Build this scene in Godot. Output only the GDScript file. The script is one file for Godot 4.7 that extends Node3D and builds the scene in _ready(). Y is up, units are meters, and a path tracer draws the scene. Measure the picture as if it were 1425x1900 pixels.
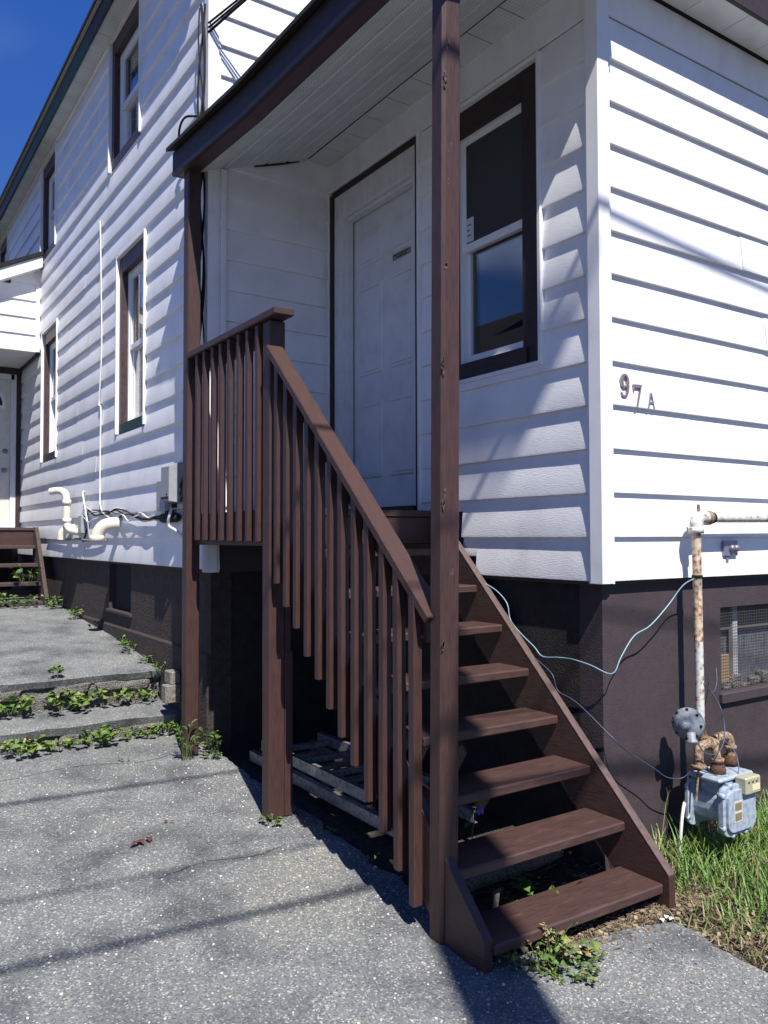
extends Node3D
# Porch staircase against a white vinyl-sided house. x runs to the right along the front wall, z towards the street, y up; y = 0 is the bottom edge of the siding.

const COURSE := 0.2032
const UP := Vector3.UP
var rng := RandomNumberGenerator.new()
var wav := FastNoiseLite.new()
var M := {}
var T := {}


class MB:
	var st := SurfaceTool.new()
	func _init():
		st.begin(Mesh.PRIMITIVE_TRIANGLES)
		st.set_smooth_group(-1)
	func flat():
		st.set_smooth_group(-1)
	func smooth():
		st.set_smooth_group(0)
	func col(c: Color):
		st.set_color(c)
	func tri(a: Vector3, b: Vector3, c: Vector3):
		st.add_vertex(a)
		st.add_vertex(c)
		st.add_vertex(b)
	func quad(a: Vector3, b: Vector3, c: Vector3, d: Vector3):
		tri(a, b, c)
		tri(a, c, d)
	func hexa(p: Array):   # 0-3 bottom ring, 4-7 top ring, counter-clockwise seen from above
		quad(p[3], p[2], p[1], p[0])
		quad(p[4], p[5], p[6], p[7])
		for i in 4:
			var j := (i + 1) % 4
			quad(p[i], p[j], p[j + 4], p[i + 4])
	func box(a: Vector3, b: Vector3):
		var lo := Vector3(minf(a.x, b.x), minf(a.y, b.y), minf(a.z, b.z))
		var hi := Vector3(maxf(a.x, b.x), maxf(a.y, b.y), maxf(a.z, b.z))
		hexa([Vector3(lo.x, lo.y, hi.z), Vector3(hi.x, lo.y, hi.z), Vector3(hi.x, lo.y, lo.z), Vector3(lo.x, lo.y, lo.z), Vector3(lo.x, hi.y, hi.z), Vector3(hi.x, hi.y, hi.z), Vector3(hi.x, hi.y, lo.z), Vector3(lo.x, hi.y, lo.z)])
	func cbox(xf: Transform3D, size: Vector3, ch: float):   # box with chamfered edges
		var h := size * 0.5
		if ch <= 0.0:
			var pts := []
			for e in [[-1, -1, 1], [1, -1, 1], [1, -1, -1], [-1, -1, -1], [-1, 1, 1], [1, 1, 1], [1, 1, -1], [-1, 1, -1]]:
				pts.append(xf * Vector3(e[0] * h.x, e[1] * h.y, e[2] * h.z))
			hexa(pts)
			return
		var c := minf(ch, minf(h.x, minf(h.y, h.z)) * 0.9)
		var q := func(s: Vector3, k: int) -> Vector3:
			var v := Vector3(s.x * (h.x - c), s.y * (h.y - c), s.z * (h.z - c))
			v[k] = s[k] * h[k]
			return xf * v
		for k in 3:
			var u := (k + 1) % 3
			var w := (k + 2) % 3
			for sg in [-1.0, 1.0]:
				var r: Array[Vector3] = []
				for e in [[-1, -1], [1, -1], [1, 1], [-1, 1]]:
					var s := Vector3.ZERO
					s[k] = sg
					s[u] = e[0]
					s[w] = e[1]
					r.append(q.call(s, k))
				if sg > 0:
					quad(r[0], r[1], r[2], r[3])
				else:
					quad(r[3], r[2], r[1], r[0])
			for su in [-1.0, 1.0]:       # the edge along k
				for sw in [-1.0, 1.0]:
					var s0 := Vector3.ZERO
					s0[k] = -1.0
					s0[u] = su
					s0[w] = sw
					var s1 := s0
					s1[k] = 1.0
					if su * sw > 0:
						quad(q.call(s0, u), q.call(s1, u), q.call(s1, w), q.call(s0, w)) if false else quad(q.call(s0, w), q.call(s1, w), q.call(s1, u), q.call(s0, u))
					else:
						quad(q.call(s0, u), q.call(s1, u), q.call(s1, w), q.call(s0, w))
		for sx in [-1.0, 1.0]:
			for sy in [-1.0, 1.0]:
				for sz in [-1.0, 1.0]:
					var s := Vector3(sx, sy, sz)
					if sx * sy * sz > 0:
						tri(q.call(s, 0), q.call(s, 1), q.call(s, 2))
					else:
						tri(q.call(s, 0), q.call(s, 2), q.call(s, 1))
	func tube(pts: Array, rad, sides := 8, caps := true):
		smooth()
		var n := pts.size()
		var rings := []
		var up := Vector3(0.123, 0.9, 0.37).normalized()
		for i in n:
			var t: Vector3 = (pts[mini(i + 1, n - 1)] - pts[maxi(i - 1, 0)]).normalized()
			if absf(t.dot(up)) > 0.95:
				up = Vector3(0.9, 0.1, 0.3).normalized()
			var a := up.cross(t).normalized()
			up = t.cross(a).normalized()
			var r: float = rad[i] if rad is Array else rad
			var ring := []
			for s in sides:
				var g := TAU * s / sides
				ring.append(pts[i] + (a * cos(g) + up * sin(g)) * r)
			rings.append(ring)
		for i in n - 1:
			for s in sides:
				var s2 := (s + 1) % sides
				quad(rings[i][s], rings[i][s2], rings[i + 1][s2], rings[i + 1][s])
		flat()
		if caps:
			for s in sides:
				var s2 := (s + 1) % sides
				tri(pts[0], rings[0][s2], rings[0][s])
				tri(pts[n - 1], rings[n - 1][s], rings[n - 1][s2])
	func quadc(p: Array, c: Array):
		for k in [0, 2, 1, 0, 3, 2]:
			st.set_color(c[k])
			st.add_vertex(p[k])
	func prism(poly: Array, fn: Callable, a: float, b: float):   # poly of Vector2 counter-clockwise seen from the b side, fn(p, t) -> Vector3
		var n := poly.size()
		var idx := Geometry2D.triangulate_polygon(PackedVector2Array(poly))
		for i in range(0, idx.size(), 3):
			tri(fn.call(poly[idx[i]], b), fn.call(poly[idx[i + 1]], b), fn.call(poly[idx[i + 2]], b))
			tri(fn.call(poly[idx[i + 2]], a), fn.call(poly[idx[i + 1]], a), fn.call(poly[idx[i]], a))
		for i in n:
			var j := (i + 1) % n
			quad(fn.call(poly[i], a), fn.call(poly[j], a), fn.call(poly[j], b), fn.call(poly[i], b))
	func done() -> ArrayMesh:
		st.generate_normals()
		return st.commit()


# ---------------------------------------------------------------- nodes
func origin_of(p: Node) -> Vector3:
	var o := Vector3.ZERO
	while p is Node3D and p != self:
		o += p.position
		p = p.get_parent()
	return o


func thing(called: String, label: String, category: String, at := Vector3.ZERO, group := "") -> Node3D:
	var o := Node3D.new()
	o.name = called
	add_child(o, true)
	o.position = at
	o.set_meta("label", label)
	o.set_meta("category", category)
	if group:
		o.set_meta("group", group)
	return o


func part(called: String, mesh: Mesh, mat: Material, parent: Node) -> MeshInstance3D:   # vertices in world metres
	var o := MeshInstance3D.new()
	o.name = called
	o.mesh = mesh
	o.material_override = mat
	parent.add_child(o, true)
	o.position = -origin_of(parent) if parent != self else Vector3.ZERO
	return o


func piece(called: String, mesh: Mesh, mat: Material, parent: Node, at: Vector3, turn := Basis.IDENTITY) -> MeshInstance3D:   # vertices round the piece's own origin
	var o := part(called, mesh, mat, parent)
	o.position += at
	o.basis = turn
	return o


func solo(called: String, mesh: Mesh, mat: Material, label: String, category: String, group := "", at := Vector3.ZERO) -> MeshInstance3D:
	var o := part(called, mesh, mat, self)
	o.position = at
	o.set_meta("label", label)
	o.set_meta("category", category)
	if group:
		o.set_meta("group", group)
	return o


func setting(called: String, mesh: Mesh, mat: Material) -> MeshInstance3D:
	var o := part(called, mesh, mat, self)
	o.set_meta("kind", "structure")
	return o


func bx(a: Vector3, b: Vector3) -> ArrayMesh:
	var m := MB.new()
	m.box(a, b)
	return m.done()


func cb(a: Vector3, b: Vector3, ch := 0.003) -> ArrayMesh:
	var m := MB.new()
	m.cbox(Transform3D(Basis.IDENTITY, (a + b) * 0.5), (b - a).abs(), ch)
	return m.done()


# ---------------------------------------------------------------- materials
func lin(r: float, g: float, b: float, a := 1.0) -> Color:
	var c := Color(r, g, b).linear_to_srgb()
	c.a = a
	return c


func grey(v: float) -> Color:
	return Color(v, v, v)


func noise_tex(kind: int, freq: float, octaves: int, stops: Array, size := 512, seed_ := 1, ret := -1, seamless := true) -> NoiseTexture2D:
	var n := FastNoiseLite.new()
	n.noise_type = kind
	n.frequency = freq
	n.seed = seed_
	n.fractal_octaves = octaves
	n.fractal_type = FastNoiseLite.FRACTAL_FBM if octaves > 1 else FastNoiseLite.FRACTAL_NONE
	if ret >= 0:
		n.cellular_return_type = ret
	var t := NoiseTexture2D.new()
	t.width = size
	t.height = size
	t.seamless = seamless
	t.normalize = true
	t.noise = n
	var g := Gradient.new()
	g.offsets = PackedFloat32Array(stops.map(func(s): return s[0]))
	g.colors = PackedColorArray(stops.map(func(s): return s[1]))
	t.color_ramp = g
	return t


func mat(color: Color, rough: float, tex: Texture2D = null, scale := Vector3.ONE, world := true, bump: Texture2D = null, bump_cm := 0.0) -> StandardMaterial3D:
	var m := StandardMaterial3D.new()
	m.albedo_color = color
	m.roughness = rough
	m.uv1_triplanar = true
	m.uv1_world_triplanar = world
	m.uv1_triplanar_sharpness = 6.0
	m.uv1_scale = scale
	m.albedo_texture = tex
	if bump:
		m.heightmap_enabled = true
		m.heightmap_texture = bump
		m.heightmap_scale = bump_cm
	return m


func over(m: StandardMaterial3D, tex: Texture2D, scale: Vector3) -> StandardMaterial3D:   # a second, coarser pattern multiplied over the first
	m.detail_enabled = true
	m.detail_blend_mode = BaseMaterial3D.BLEND_MODE_MUL
	m.detail_albedo = tex
	m.detail_uv_layer = BaseMaterial3D.DETAIL_UV_2
	m.uv2_triplanar = true
	m.uv2_world_triplanar = true
	m.uv2_triplanar_sharpness = 6.0
	m.uv2_scale = scale
	return m


func plain(color: Color, rough := 0.6, metal := 0.0) -> StandardMaterial3D:
	var m := StandardMaterial3D.new()
	m.albedo_color = color
	m.roughness = rough
	m.metallic = metal
	return m


func leafy(color: Color, through := 0.5) -> StandardMaterial3D:
	var m := plain(color, 0.55)
	m.vertex_color_use_as_albedo = true
	m.backlight_enabled = true
	m.backlight = Color(through * 0.7, through, through * 0.3)
	m.cull_mode = BaseMaterial3D.CULL_DISABLED
	return m


func materials():
	var SX := FastNoiseLite.TYPE_SIMPLEX_SMOOTH
	var CE := FastNoiseLite.TYPE_CELLULAR
	T.soft = noise_tex(SX, 0.012, 5, [[0.0, grey(0.72)], [0.5, grey(0.92)], [1.0, grey(1.0)]], 512, 3)
	T.grain = noise_tex(SX, 0.02, 5, [[0.0, grey(0.72)], [0.3, grey(0.90)], [0.7, grey(1.0)], [1.0, Color(1.0, 0.97, 0.95)]], 512, 5)
	T.grain_h = noise_tex(SX, 0.03, 4, [[0.0, grey(0.0)], [1.0, grey(1.0)]], 512, 6)
	T.bump = noise_tex(SX, 0.05, 5, [[0.0, grey(0.0)], [1.0, grey(1.0)]], 512, 8)
	T.stone = noise_tex(CE, 0.19, 1, [[0.0, Color(0.50, 0.51, 0.53)], [0.3, Color(0.62, 0.635, 0.645)], [0.5, Color(0.66, 0.66, 0.65)], [0.7, Color(0.68, 0.70, 0.71)], [0.86, Color(0.74, 0.73, 0.72)], [0.93, Color(0.86, 0.83, 0.80)], [0.97, Color(0.99, 0.98, 0.97)], [1.0, Color(1.0, 1.0, 1.0)]], 2048, 11, FastNoiseLite.RETURN_CELL_VALUE, false)
	T.stone_h = noise_tex(CE, 0.19, 1, [[0.0, grey(1.0)], [0.6, grey(0.55)], [1.0, grey(0.0)]], 2048, 11, FastNoiseLite.RETURN_DISTANCE, false)
	T.stain = noise_tex(SX, 0.006, 5, [[0.0, Color(0.62, 0.62, 0.64)], [0.35, Color(0.86, 0.86, 0.87)], [0.6, Color(0.95, 0.95, 0.95)], [1.0, Color(1.0, 0.99, 0.97)]], 1024, 21)
	T.rust = noise_tex(SX, 0.02, 5, [[0.0, Color(0.40, 0.24, 0.15)], [0.24, Color(0.52, 0.35, 0.24)], [0.36, Color(0.66, 0.53, 0.42)], [0.5, Color(0.72, 0.64, 0.54)], [0.66, Color(0.76, 0.71, 0.64)], [1.0, Color(0.80, 0.78, 0.74)]], 512, 31)
	T.rust_pale = noise_tex(SX, 0.022, 4, [[0.0, Color(0.42, 0.25, 0.16)], [0.2, Color(0.55, 0.38, 0.27)], [0.27, Color(0.70, 0.66, 0.60)], [0.5, Color(0.76, 0.77, 0.76)], [1.0, Color(0.80, 0.81, 0.80)]], 512, 37)
	T.rusty = noise_tex(SX, 0.02, 5, [[0.0, Color(0.28, 0.18, 0.12)], [0.3, Color(0.42, 0.30, 0.21)], [0.45, Color(0.52, 0.42, 0.32)], [0.6, Color(0.56, 0.51, 0.44)], [1.0, Color(0.64, 0.62, 0.57)]], 512, 33)
	T.scuff = noise_tex(SX, 0.011, 5, [[0.0, grey(0.76)], [0.5, grey(0.82)], [0.68, grey(0.84)], [0.78, grey(0.88)], [0.9, Color(0.95, 0.94, 0.93)], [1.0, Color(1.0, 1.0, 1.0)]], 512, 43)
	T.calm = noise_tex(SX, 0.012, 5, [[0.0, grey(0.88)], [0.5, grey(0.97)], [1.0, grey(1.0)]], 512, 3)
	T.peel = noise_tex(SX, 0.03, 4, [[0.0, Color(1.0, 0.92, 0.88)], [0.15, Color(0.78, 0.68, 0.66)], [0.19, Color(0.40, 0.27, 0.25)], [1.0, Color(0.43, 0.28, 0.255)]], 512, 41)

	var white := lin(0.80, 0.80, 0.82)
	var grain := noise_tex(SX, 0.02, 4, [[0.0, grey(0.0)], [1.0, grey(1.0)]], 512, 51)
	# siding: long embossed grain along the boards
	M.siding_x = over(mat(white, 0.42, T.soft, Vector3(0.3, 2.0, 2.0), true, grain, 0.05), T.stain, Vector3(0.6, 0.5, 0.6))
	M.siding_x.uv1_scale = Vector3(2.2, 14.0, 14.0)
	M.siding_x.albedo_texture = null
	M.siding_z = M.siding_x.duplicate()
	M.siding_z.uv1_scale = Vector3(14.0, 14.0, 2.2)
	T.dirt = noise_tex(SX, 0.008, 5, [[0.0, Color(0.93, 0.93, 0.925)], [0.35, Color(0.98, 0.98, 0.98)], [0.6, grey(1.0)], [1.0, grey(1.0)]], 512, 23)
	M.siding_x.detail_albedo = T.dirt
	M.siding_z.detail_albedo = T.dirt
	M.trim = over(mat(white, 0.4), T.dirt, Vector3(0.9, 0.6, 0.9))
	M.vinyl = plain(lin(0.74, 0.75, 0.76), 0.35)
	M.core = plain(lin(0.05, 0.04, 0.038), 0.9)
	M.room = plain(lin(0.16, 0.15, 0.14), 0.9)
	var br := lin(0.064, 0.031, 0.027)
	M.brown_y = over(mat(br, 0.5, T.grain, Vector3(9, 0.8, 9), true, T.grain_h, 0.05), T.calm, Vector3(2.3, 1.1, 2.3))
	M.brown_x = over(mat(br, 0.5, T.grain, Vector3(0.8, 9, 9), true, T.grain_h, 0.05), T.calm, Vector3(1.1, 2.3, 2.3))
	M.brown_z = over(mat(br, 0.5, T.grain, Vector3(9, 9, 0.8), true, T.grain_h, 0.05), T.calm, Vector3(2.3, 2.3, 1.1))
	M.tread = over(mat(lin(0.106, 0.057, 0.050), 0.5, T.grain, Vector3(0.9, 10, 10), true, T.grain_h, 0.08), T.scuff, Vector3(0.7, 2.5, 2.5))
	M.worn = over(mat(lin(0.13, 0.085, 0.08), 0.75, T.grain, Vector3(8, 2, 3), true, T.grain_h, 0.2), T.soft, Vector3(4, 4, 4))
	M.dark_trim = over(mat(lin(0.036, 0.022, 0.022), 0.6, T.grain, Vector3(6, 6, 1.0)), T.soft, Vector3(2, 2, 2))
	M.casing = over(mat(lin(0.078, 0.045, 0.048), 0.5, T.grain, Vector3(7, 1.2, 7)), T.soft, Vector3(2, 2, 2))
	M.teal = over(mat(lin(0.024, 0.085, 0.070), 0.65, T.grain, Vector3(7, 7, 1.2)), T.soft, Vector3(3, 3, 3))
	M.green = over(mat(lin(0.016, 0.07, 0.048), 0.6, T.grain, Vector3(7, 7, 2)), T.soft, Vector3(3, 3, 3))
	M.shingle = over(mat(lin(0.035, 0.034, 0.038), 0.95, T.stone, Vector3(0.4, 0.4, 0.4), true, T.stone_h, 0.2), T.soft, Vector3(1, 1, 1))
	M.concrete = over(mat(lin(0.050, 0.036, 0.042), 0.75, T.calm, Vector3(2.6, 2.6, 2.6), true, T.bump, 0.11), T.calm, Vector3(0.5, 0.5, 0.5))
	M.concrete_side = over(mat(lin(0.054, 0.040, 0.036), 0.85, T.soft, Vector3(1.6, 1.6, 1.6), true, T.bump, 0.4), T.calm, Vector3(0.7, 0.7, 0.7))
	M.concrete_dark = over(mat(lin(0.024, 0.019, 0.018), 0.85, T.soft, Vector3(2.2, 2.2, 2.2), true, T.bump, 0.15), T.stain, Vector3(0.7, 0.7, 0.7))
	M.asphalt = over(mat(lin(0.50, 0.515, 0.51), 0.9, T.stone, Vector3(0.42, 0.42, 0.42), true, T.stone_h, 0.2), T.stain, Vector3(0.33, 0.33, 0.33))
	M.asphalt.vertex_color_use_as_albedo = true
	M.rock = over(mat(lin(0.24, 0.23, 0.215), 0.95, T.stain, Vector3(2.5, 2.5, 2.5), true, T.bump, 1.6), T.soft, Vector3(6, 6, 6))
	M.soil = over(mat(lin(0.085, 0.068, 0.052), 1.0, T.stain, Vector3(2.2, 2.2, 2.2), true, T.bump, 2.0), T.soft, Vector3(9, 9, 9))
	M.pipe = mat(Color.WHITE, 0.55, T.rust, Vector3(2.6, 2.6, 2.6), true, T.bump, 0.05)
	M.pipe_pale = mat(Color.WHITE, 0.5, T.rust_pale, Vector3(2.2, 2.2, 2.2), true, T.bump, 0.04)
	M.fitting = mat(Color.WHITE, 0.7, T.rusty, Vector3(5, 5, 5), true, T.bump, 0.1)
	M.union = mat(Color(0.60, 0.47, 0.41), 0.8, T.rusty, Vector3(7, 7, 7), true, T.bump, 0.1)
	M.meter = over(mat(lin(0.38, 0.45, 0.55), 0.42, T.soft, Vector3(4, 4, 4), true, T.bump, 0.03), T.dirt, Vector3(5, 5, 5))
	M.castgrey = over(mat(lin(0.27, 0.30, 0.35), 0.5, T.soft, Vector3(6, 6, 6), true, T.bump, 0.05), T.dirt, Vector3(8, 8, 8))
	M.pvc = over(mat(lin(0.66, 0.62, 0.52), 0.4), T.dirt, Vector3(5, 5, 5))
	M.boxgrey = over(mat(lin(0.30, 0.31, 0.33), 0.45), T.dirt, Vector3(4, 4, 4))
	M.black = plain(lin(0.008, 0.008, 0.009), 0.9)
	M.wire_white = plain(lin(0.66, 0.65, 0.64), 0.45)
	M.wire_blue = plain(lin(0.20, 0.34, 0.42), 0.4)
	M.alu = over(mat(lin(0.40, 0.41, 0.43), 0.45), T.stain, Vector3(4, 4, 4))
	M.alu.metallic = 0.7
	M.metal = plain(lin(0.27, 0.22, 0.22), 0.35, 0.5)
	M.steel = plain(lin(0.24, 0.24, 0.31), 0.35, 0.5)
	M.plank = over(mat(lin(0.16, 0.13, 0.10), 0.95, T.grain, Vector3(6, 1, 6), true, T.grain_h, 0.3), T.stain, Vector3(3, 3, 3))
	M.glass = plain(Color(0.10, 0.12, 0.13, 0.03), 0.02)
	M.glass.transparency = BaseMaterial3D.TRANSPARENCY_ALPHA
	M.screen_mesh = plain(Color(0.26, 0.26, 0.27, 0.72), 0.7)
	M.screen_mesh.transparency = BaseMaterial3D.TRANSPARENCY_ALPHA
	M.curtain = mat(lin(0.5, 0.5, 0.5), 0.9, T.grain, Vector3(8, 0.3, 8))
	M.curtain.backlight_enabled = true
	M.curtain.backlight = Color(0.4, 0.4, 0.4)
	M.leaf = leafy(Color.WHITE, 0.5)
	M.grass = leafy(Color.WHITE, 0.45)
	M.dry = leafy(Color.WHITE, 0.25)
	var dots := Image.create(64, 64, false, Image.FORMAT_RGB8)
	dots.fill(grey(1.0))
	for j in 4:
		for i in 4:
			dots.fill_rect(Rect2i(i * 16 + (6 if j % 2 else 2), j * 16 + 4, 3, 3), grey(0.45))
	T.dots = ImageTexture.create_from_image(dots)
	M.soffit = over(mat(lin(0.58, 0.61, 0.59), 0.5, T.dots, Vector3(12, 12, 12)), T.dirt, Vector3(0.9, 0.9, 0.9))
	M.soffit_plain = over(mat(lin(0.66, 0.68, 0.67), 0.5), T.dirt, Vector3(0.9, 0.9, 0.9))
	M.door = over(mat(lin(0.70, 0.71, 0.73), 0.45, null, Vector3(1, 0.6, 1)), T.dirt, Vector3(1.2, 1.2, 1.2))
	M.doorframe = over(mat(lin(0.70, 0.71, 0.72), 0.5, null, Vector3(7, 0.8, 7)), T.dirt, Vector3(3, 1.5, 3))


# ---------------------------------------------------------------- the lie of the land
func ground(_x: float, z: float) -> float:
	return -1.285 - 0.05 * clampf(z, -3.2, 12.0)


func terrace(z: float) -> float:
	var pts := [[-3.1, -0.775], [-3.4, -0.765], [-4.0, -0.70], [-4.9, -0.63], [-6.0, -0.57], [-7.4, -0.485], [-12.0, -0.36]]
	for i in pts.size() - 1:
		if z >= pts[i + 1][0]:
			return lerpf(pts[i][1], pts[i + 1][1], clampf(inverse_lerp(pts[i][0], pts[i + 1][0], z), 0, 1))
	return -0.36


func pave(rows: Array, cols: int, left: float, edge: Callable, high: Callable, deep: float) -> ArrayMesh:   # a sheet of rows in z from x = left to x = edge(z), with a broken right edge
	var m := MB.new()
	m.smooth()
	var g := []
	for z in rows:
		var line := []
		var e: float = edge.call(z)
		for i in cols + 1:
			var t := 1.0 - pow(1.0 - float(i) / cols, 1.6)
			var x := lerpf(left, e, t)
			line.append(Vector3(x, high.call(x, z) + 0.006 * wav.get_noise_2d(x * 260, z * 260), z))
		g.append(line)
	for j in rows.size() - 1:
		for i in cols:
			var q := [g[j][i], g[j + 1][i], g[j + 1][i + 1], g[j][i + 1]]
			m.quadc(q, q.map(worn))
	m.flat()
	var d := Vector3(0.008, -deep, 0)
	for j in rows.size() - 1:
		m.quad(g[j][cols], g[j + 1][cols], g[j + 1][cols] + d, g[j][cols] + d)
	return m.done()


func worn(p: Vector3) -> Color:   # dust, wear and old oil on the asphalt
	var c := Color(0.84, 0.84, 0.84) * (1.0 + 0.16 * wav.get_noise_2d(p.x * 90.0, p.z * 90.0) + 0.10 * wav.get_noise_2d(p.x * 400.0, p.z * 400.0))
	var d := Vector2((p.x + 1.22) * 0.9 + (p.z + 0.55) * 0.35, (p.z + 0.55) * 0.75).length() + 0.16 * wav.get_noise_2d(p.x * 250.0, p.z * 250.0)
	c = c.lerp(Color(1.0, 0.97, 0.90), 0.75 * smoothstep(0.42, 0.12, d))
	var o := Vector2(p.x + 1.9, p.z - 0.3).length() + 0.2 * wav.get_noise_2d(p.x * 200.0, p.z * 200.0 + 90.0)
	c = c.lerp(Color(0.52, 0.52, 0.53), 0.55 * smoothstep(0.34, 0.08, o))
	return c.clamp()


func frange(a: float, b: float, step: float) -> Array:
	var r := []
	var n := int(ceil(absf(b - a) / step))
	for i in n + 1:
		r.append(lerpf(a, b, float(i) / n))
	return r


# ---------------------------------------------------------------- siding
func board(o: Vector3, l: Vector3, n: Vector3, a: float, b: float, y0: float, ya: float, yb: float, lip: float, proud: float, seed_: float) -> ArrayMesh:
	var m := MB.new()
	var face := func(y: float) -> float:
		var t := clampf((y - y0) / COURSE, 0.0, 1.0)
		return lerpf(lip, 0.002, t) + 0.0018 * sin(PI * t) + proud
	var ys := [ya, ya + (yb - ya) * 0.06, ya + (yb - ya) * 0.5, yb]
	var flip := l.cross(UP).dot(n) < 0
	var along := frange(a, b, 0.22)
	var g := []
	for s in along:
		var w := 0.0022 * wav.get_noise_2d(s * 55.0, seed_ * 37.0)
		var sag := 0.0025 * wav.get_noise_2d(s * 40.0 + 500.0, seed_ * 37.0) if ya == y0 else 0.0
		var line := []
		for i in 4:
			var y: float = ys[i]
			var of: float = face.call(y) + w * (1.0 if i < 3 else 0.3) - (0.0015 if i == 0 else 0.0)
			line.append(o + l * s + UP * (y + (sag if i < 2 else 0.0)) + n * of)
		var back: Vector3 = o + l * s + UP * (ya + (sag - 0.003 if ya == y0 else 0.0)) + n * 0.002
		line.append(back)
		g.append(line)
	m.smooth()
	for j in along.size() - 1:
		for i in 3:
			var q := [g[j][i], g[j + 1][i], g[j + 1][i + 1], g[j][i + 1]]
			if flip:
				q.reverse()
			m.quad(q[0], q[1], q[2], q[3])
	m.flat()
	for j in along.size() - 1:
		var q := [g[j][4], g[j + 1][4], g[j + 1][0], g[j][0]]
		if flip:
			q.reverse()
		m.quad(q[0], q[1], q[2], q[3])
	for j in [0, along.size() - 1]:
		var e: Vector3 = o + l * along[j] + UP * yb
		m.quad(g[j][4], g[j][0], g[j][3], e)
	return m.done()


func siding(holder: Node, o: Vector3, l: Vector3, n: Vector3, a: float, b: float, k0: int, ytop: float, holes: Array, mt: Material, seams: Array, lip := 0.0225):
	var k := k0
	while k * COURSE < ytop - 0.001:
		var y0 := k * COURSE
		var y1 := minf((k + 1) * COURSE, ytop)
		var cuts := [[a, b, y0, y1]]
		for h in holes:
			var next := []
			for c in cuts:
				if h[3] <= c[2] or h[2] >= c[3] or h[1] <= c[0] or h[0] >= c[1]:
					next.append(c)
					continue
				if h[0] > c[0]:
					next.append([c[0], h[0], c[2], c[3]])
				if h[1] < c[1]:
					next.append([h[1], c[1], c[2], c[3]])
				if h[2] > c[2] + 0.004:
					next.append([maxf(c[0], h[0]), minf(c[1], h[1]), c[2], h[2]])
				if h[3] < c[3] - 0.004:
					next.append([maxf(c[0], h[0]), minf(c[1], h[1]), h[3], c[3]])
			cuts = next
		for c in cuts:
			var at := [c[0], c[1]]
			for s in seams:
				var sx: float = s + 0.9 * fmod(k * 0.618, 1.0) * (1.0 if k % 2 else -1.0)
				if sx > c[0] + 0.4 and sx < c[1] - 0.4:
					at.append(sx)
			at.sort()
			for i in at.size() - 1:
				var lap := 0.02 if i < at.size() - 2 else 0.0
				part("siding_board", board(o, l, n, at[i], at[i + 1] + lap, y0, c[2], c[3], lip, 0.0028 * (i % 2), k * 3.1 + i * 17.7 + l.x * 91.0 + o.x * 13.0), mt, holder)
		k += 1


func wall_core(called: String, o: Vector3, l: Vector3, n: Vector3, a: float, b: float, y0: float, y1: float, holes: Array, thick: float, mt: Material, parent: Node) -> MeshInstance3D:
	var m := MB.new()
	var xs := [a, b]
	var ys := [y0, y1]
	for h in holes:
		xs.append_array([h[0], h[1]])
		ys.append_array([h[2], h[3]])
	xs.sort()
	ys.sort()
	for i in xs.size() - 1:
		for j in ys.size() - 1:
			if xs[i + 1] - xs[i] < 0.001 or ys[j + 1] - ys[j] < 0.001 or xs[i] < a or xs[i + 1] > b or ys[j] < y0 or ys[j + 1] > y1:
				continue
			var cx: float = (xs[i] + xs[i + 1]) / 2
			var cy: float = (ys[j] + ys[j + 1]) / 2
			var open := false
			for h in holes:
				if cx > h[0] and cx < h[1] and cy > h[2] and cy < h[3]:
					open = true
			if not open:
				m.box(o + l * xs[i] + UP * ys[j] - n * 0.001, o + l * xs[i + 1] + UP * ys[j + 1] - n * thick)
	return part(called, m.done(), mt, parent)


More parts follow.
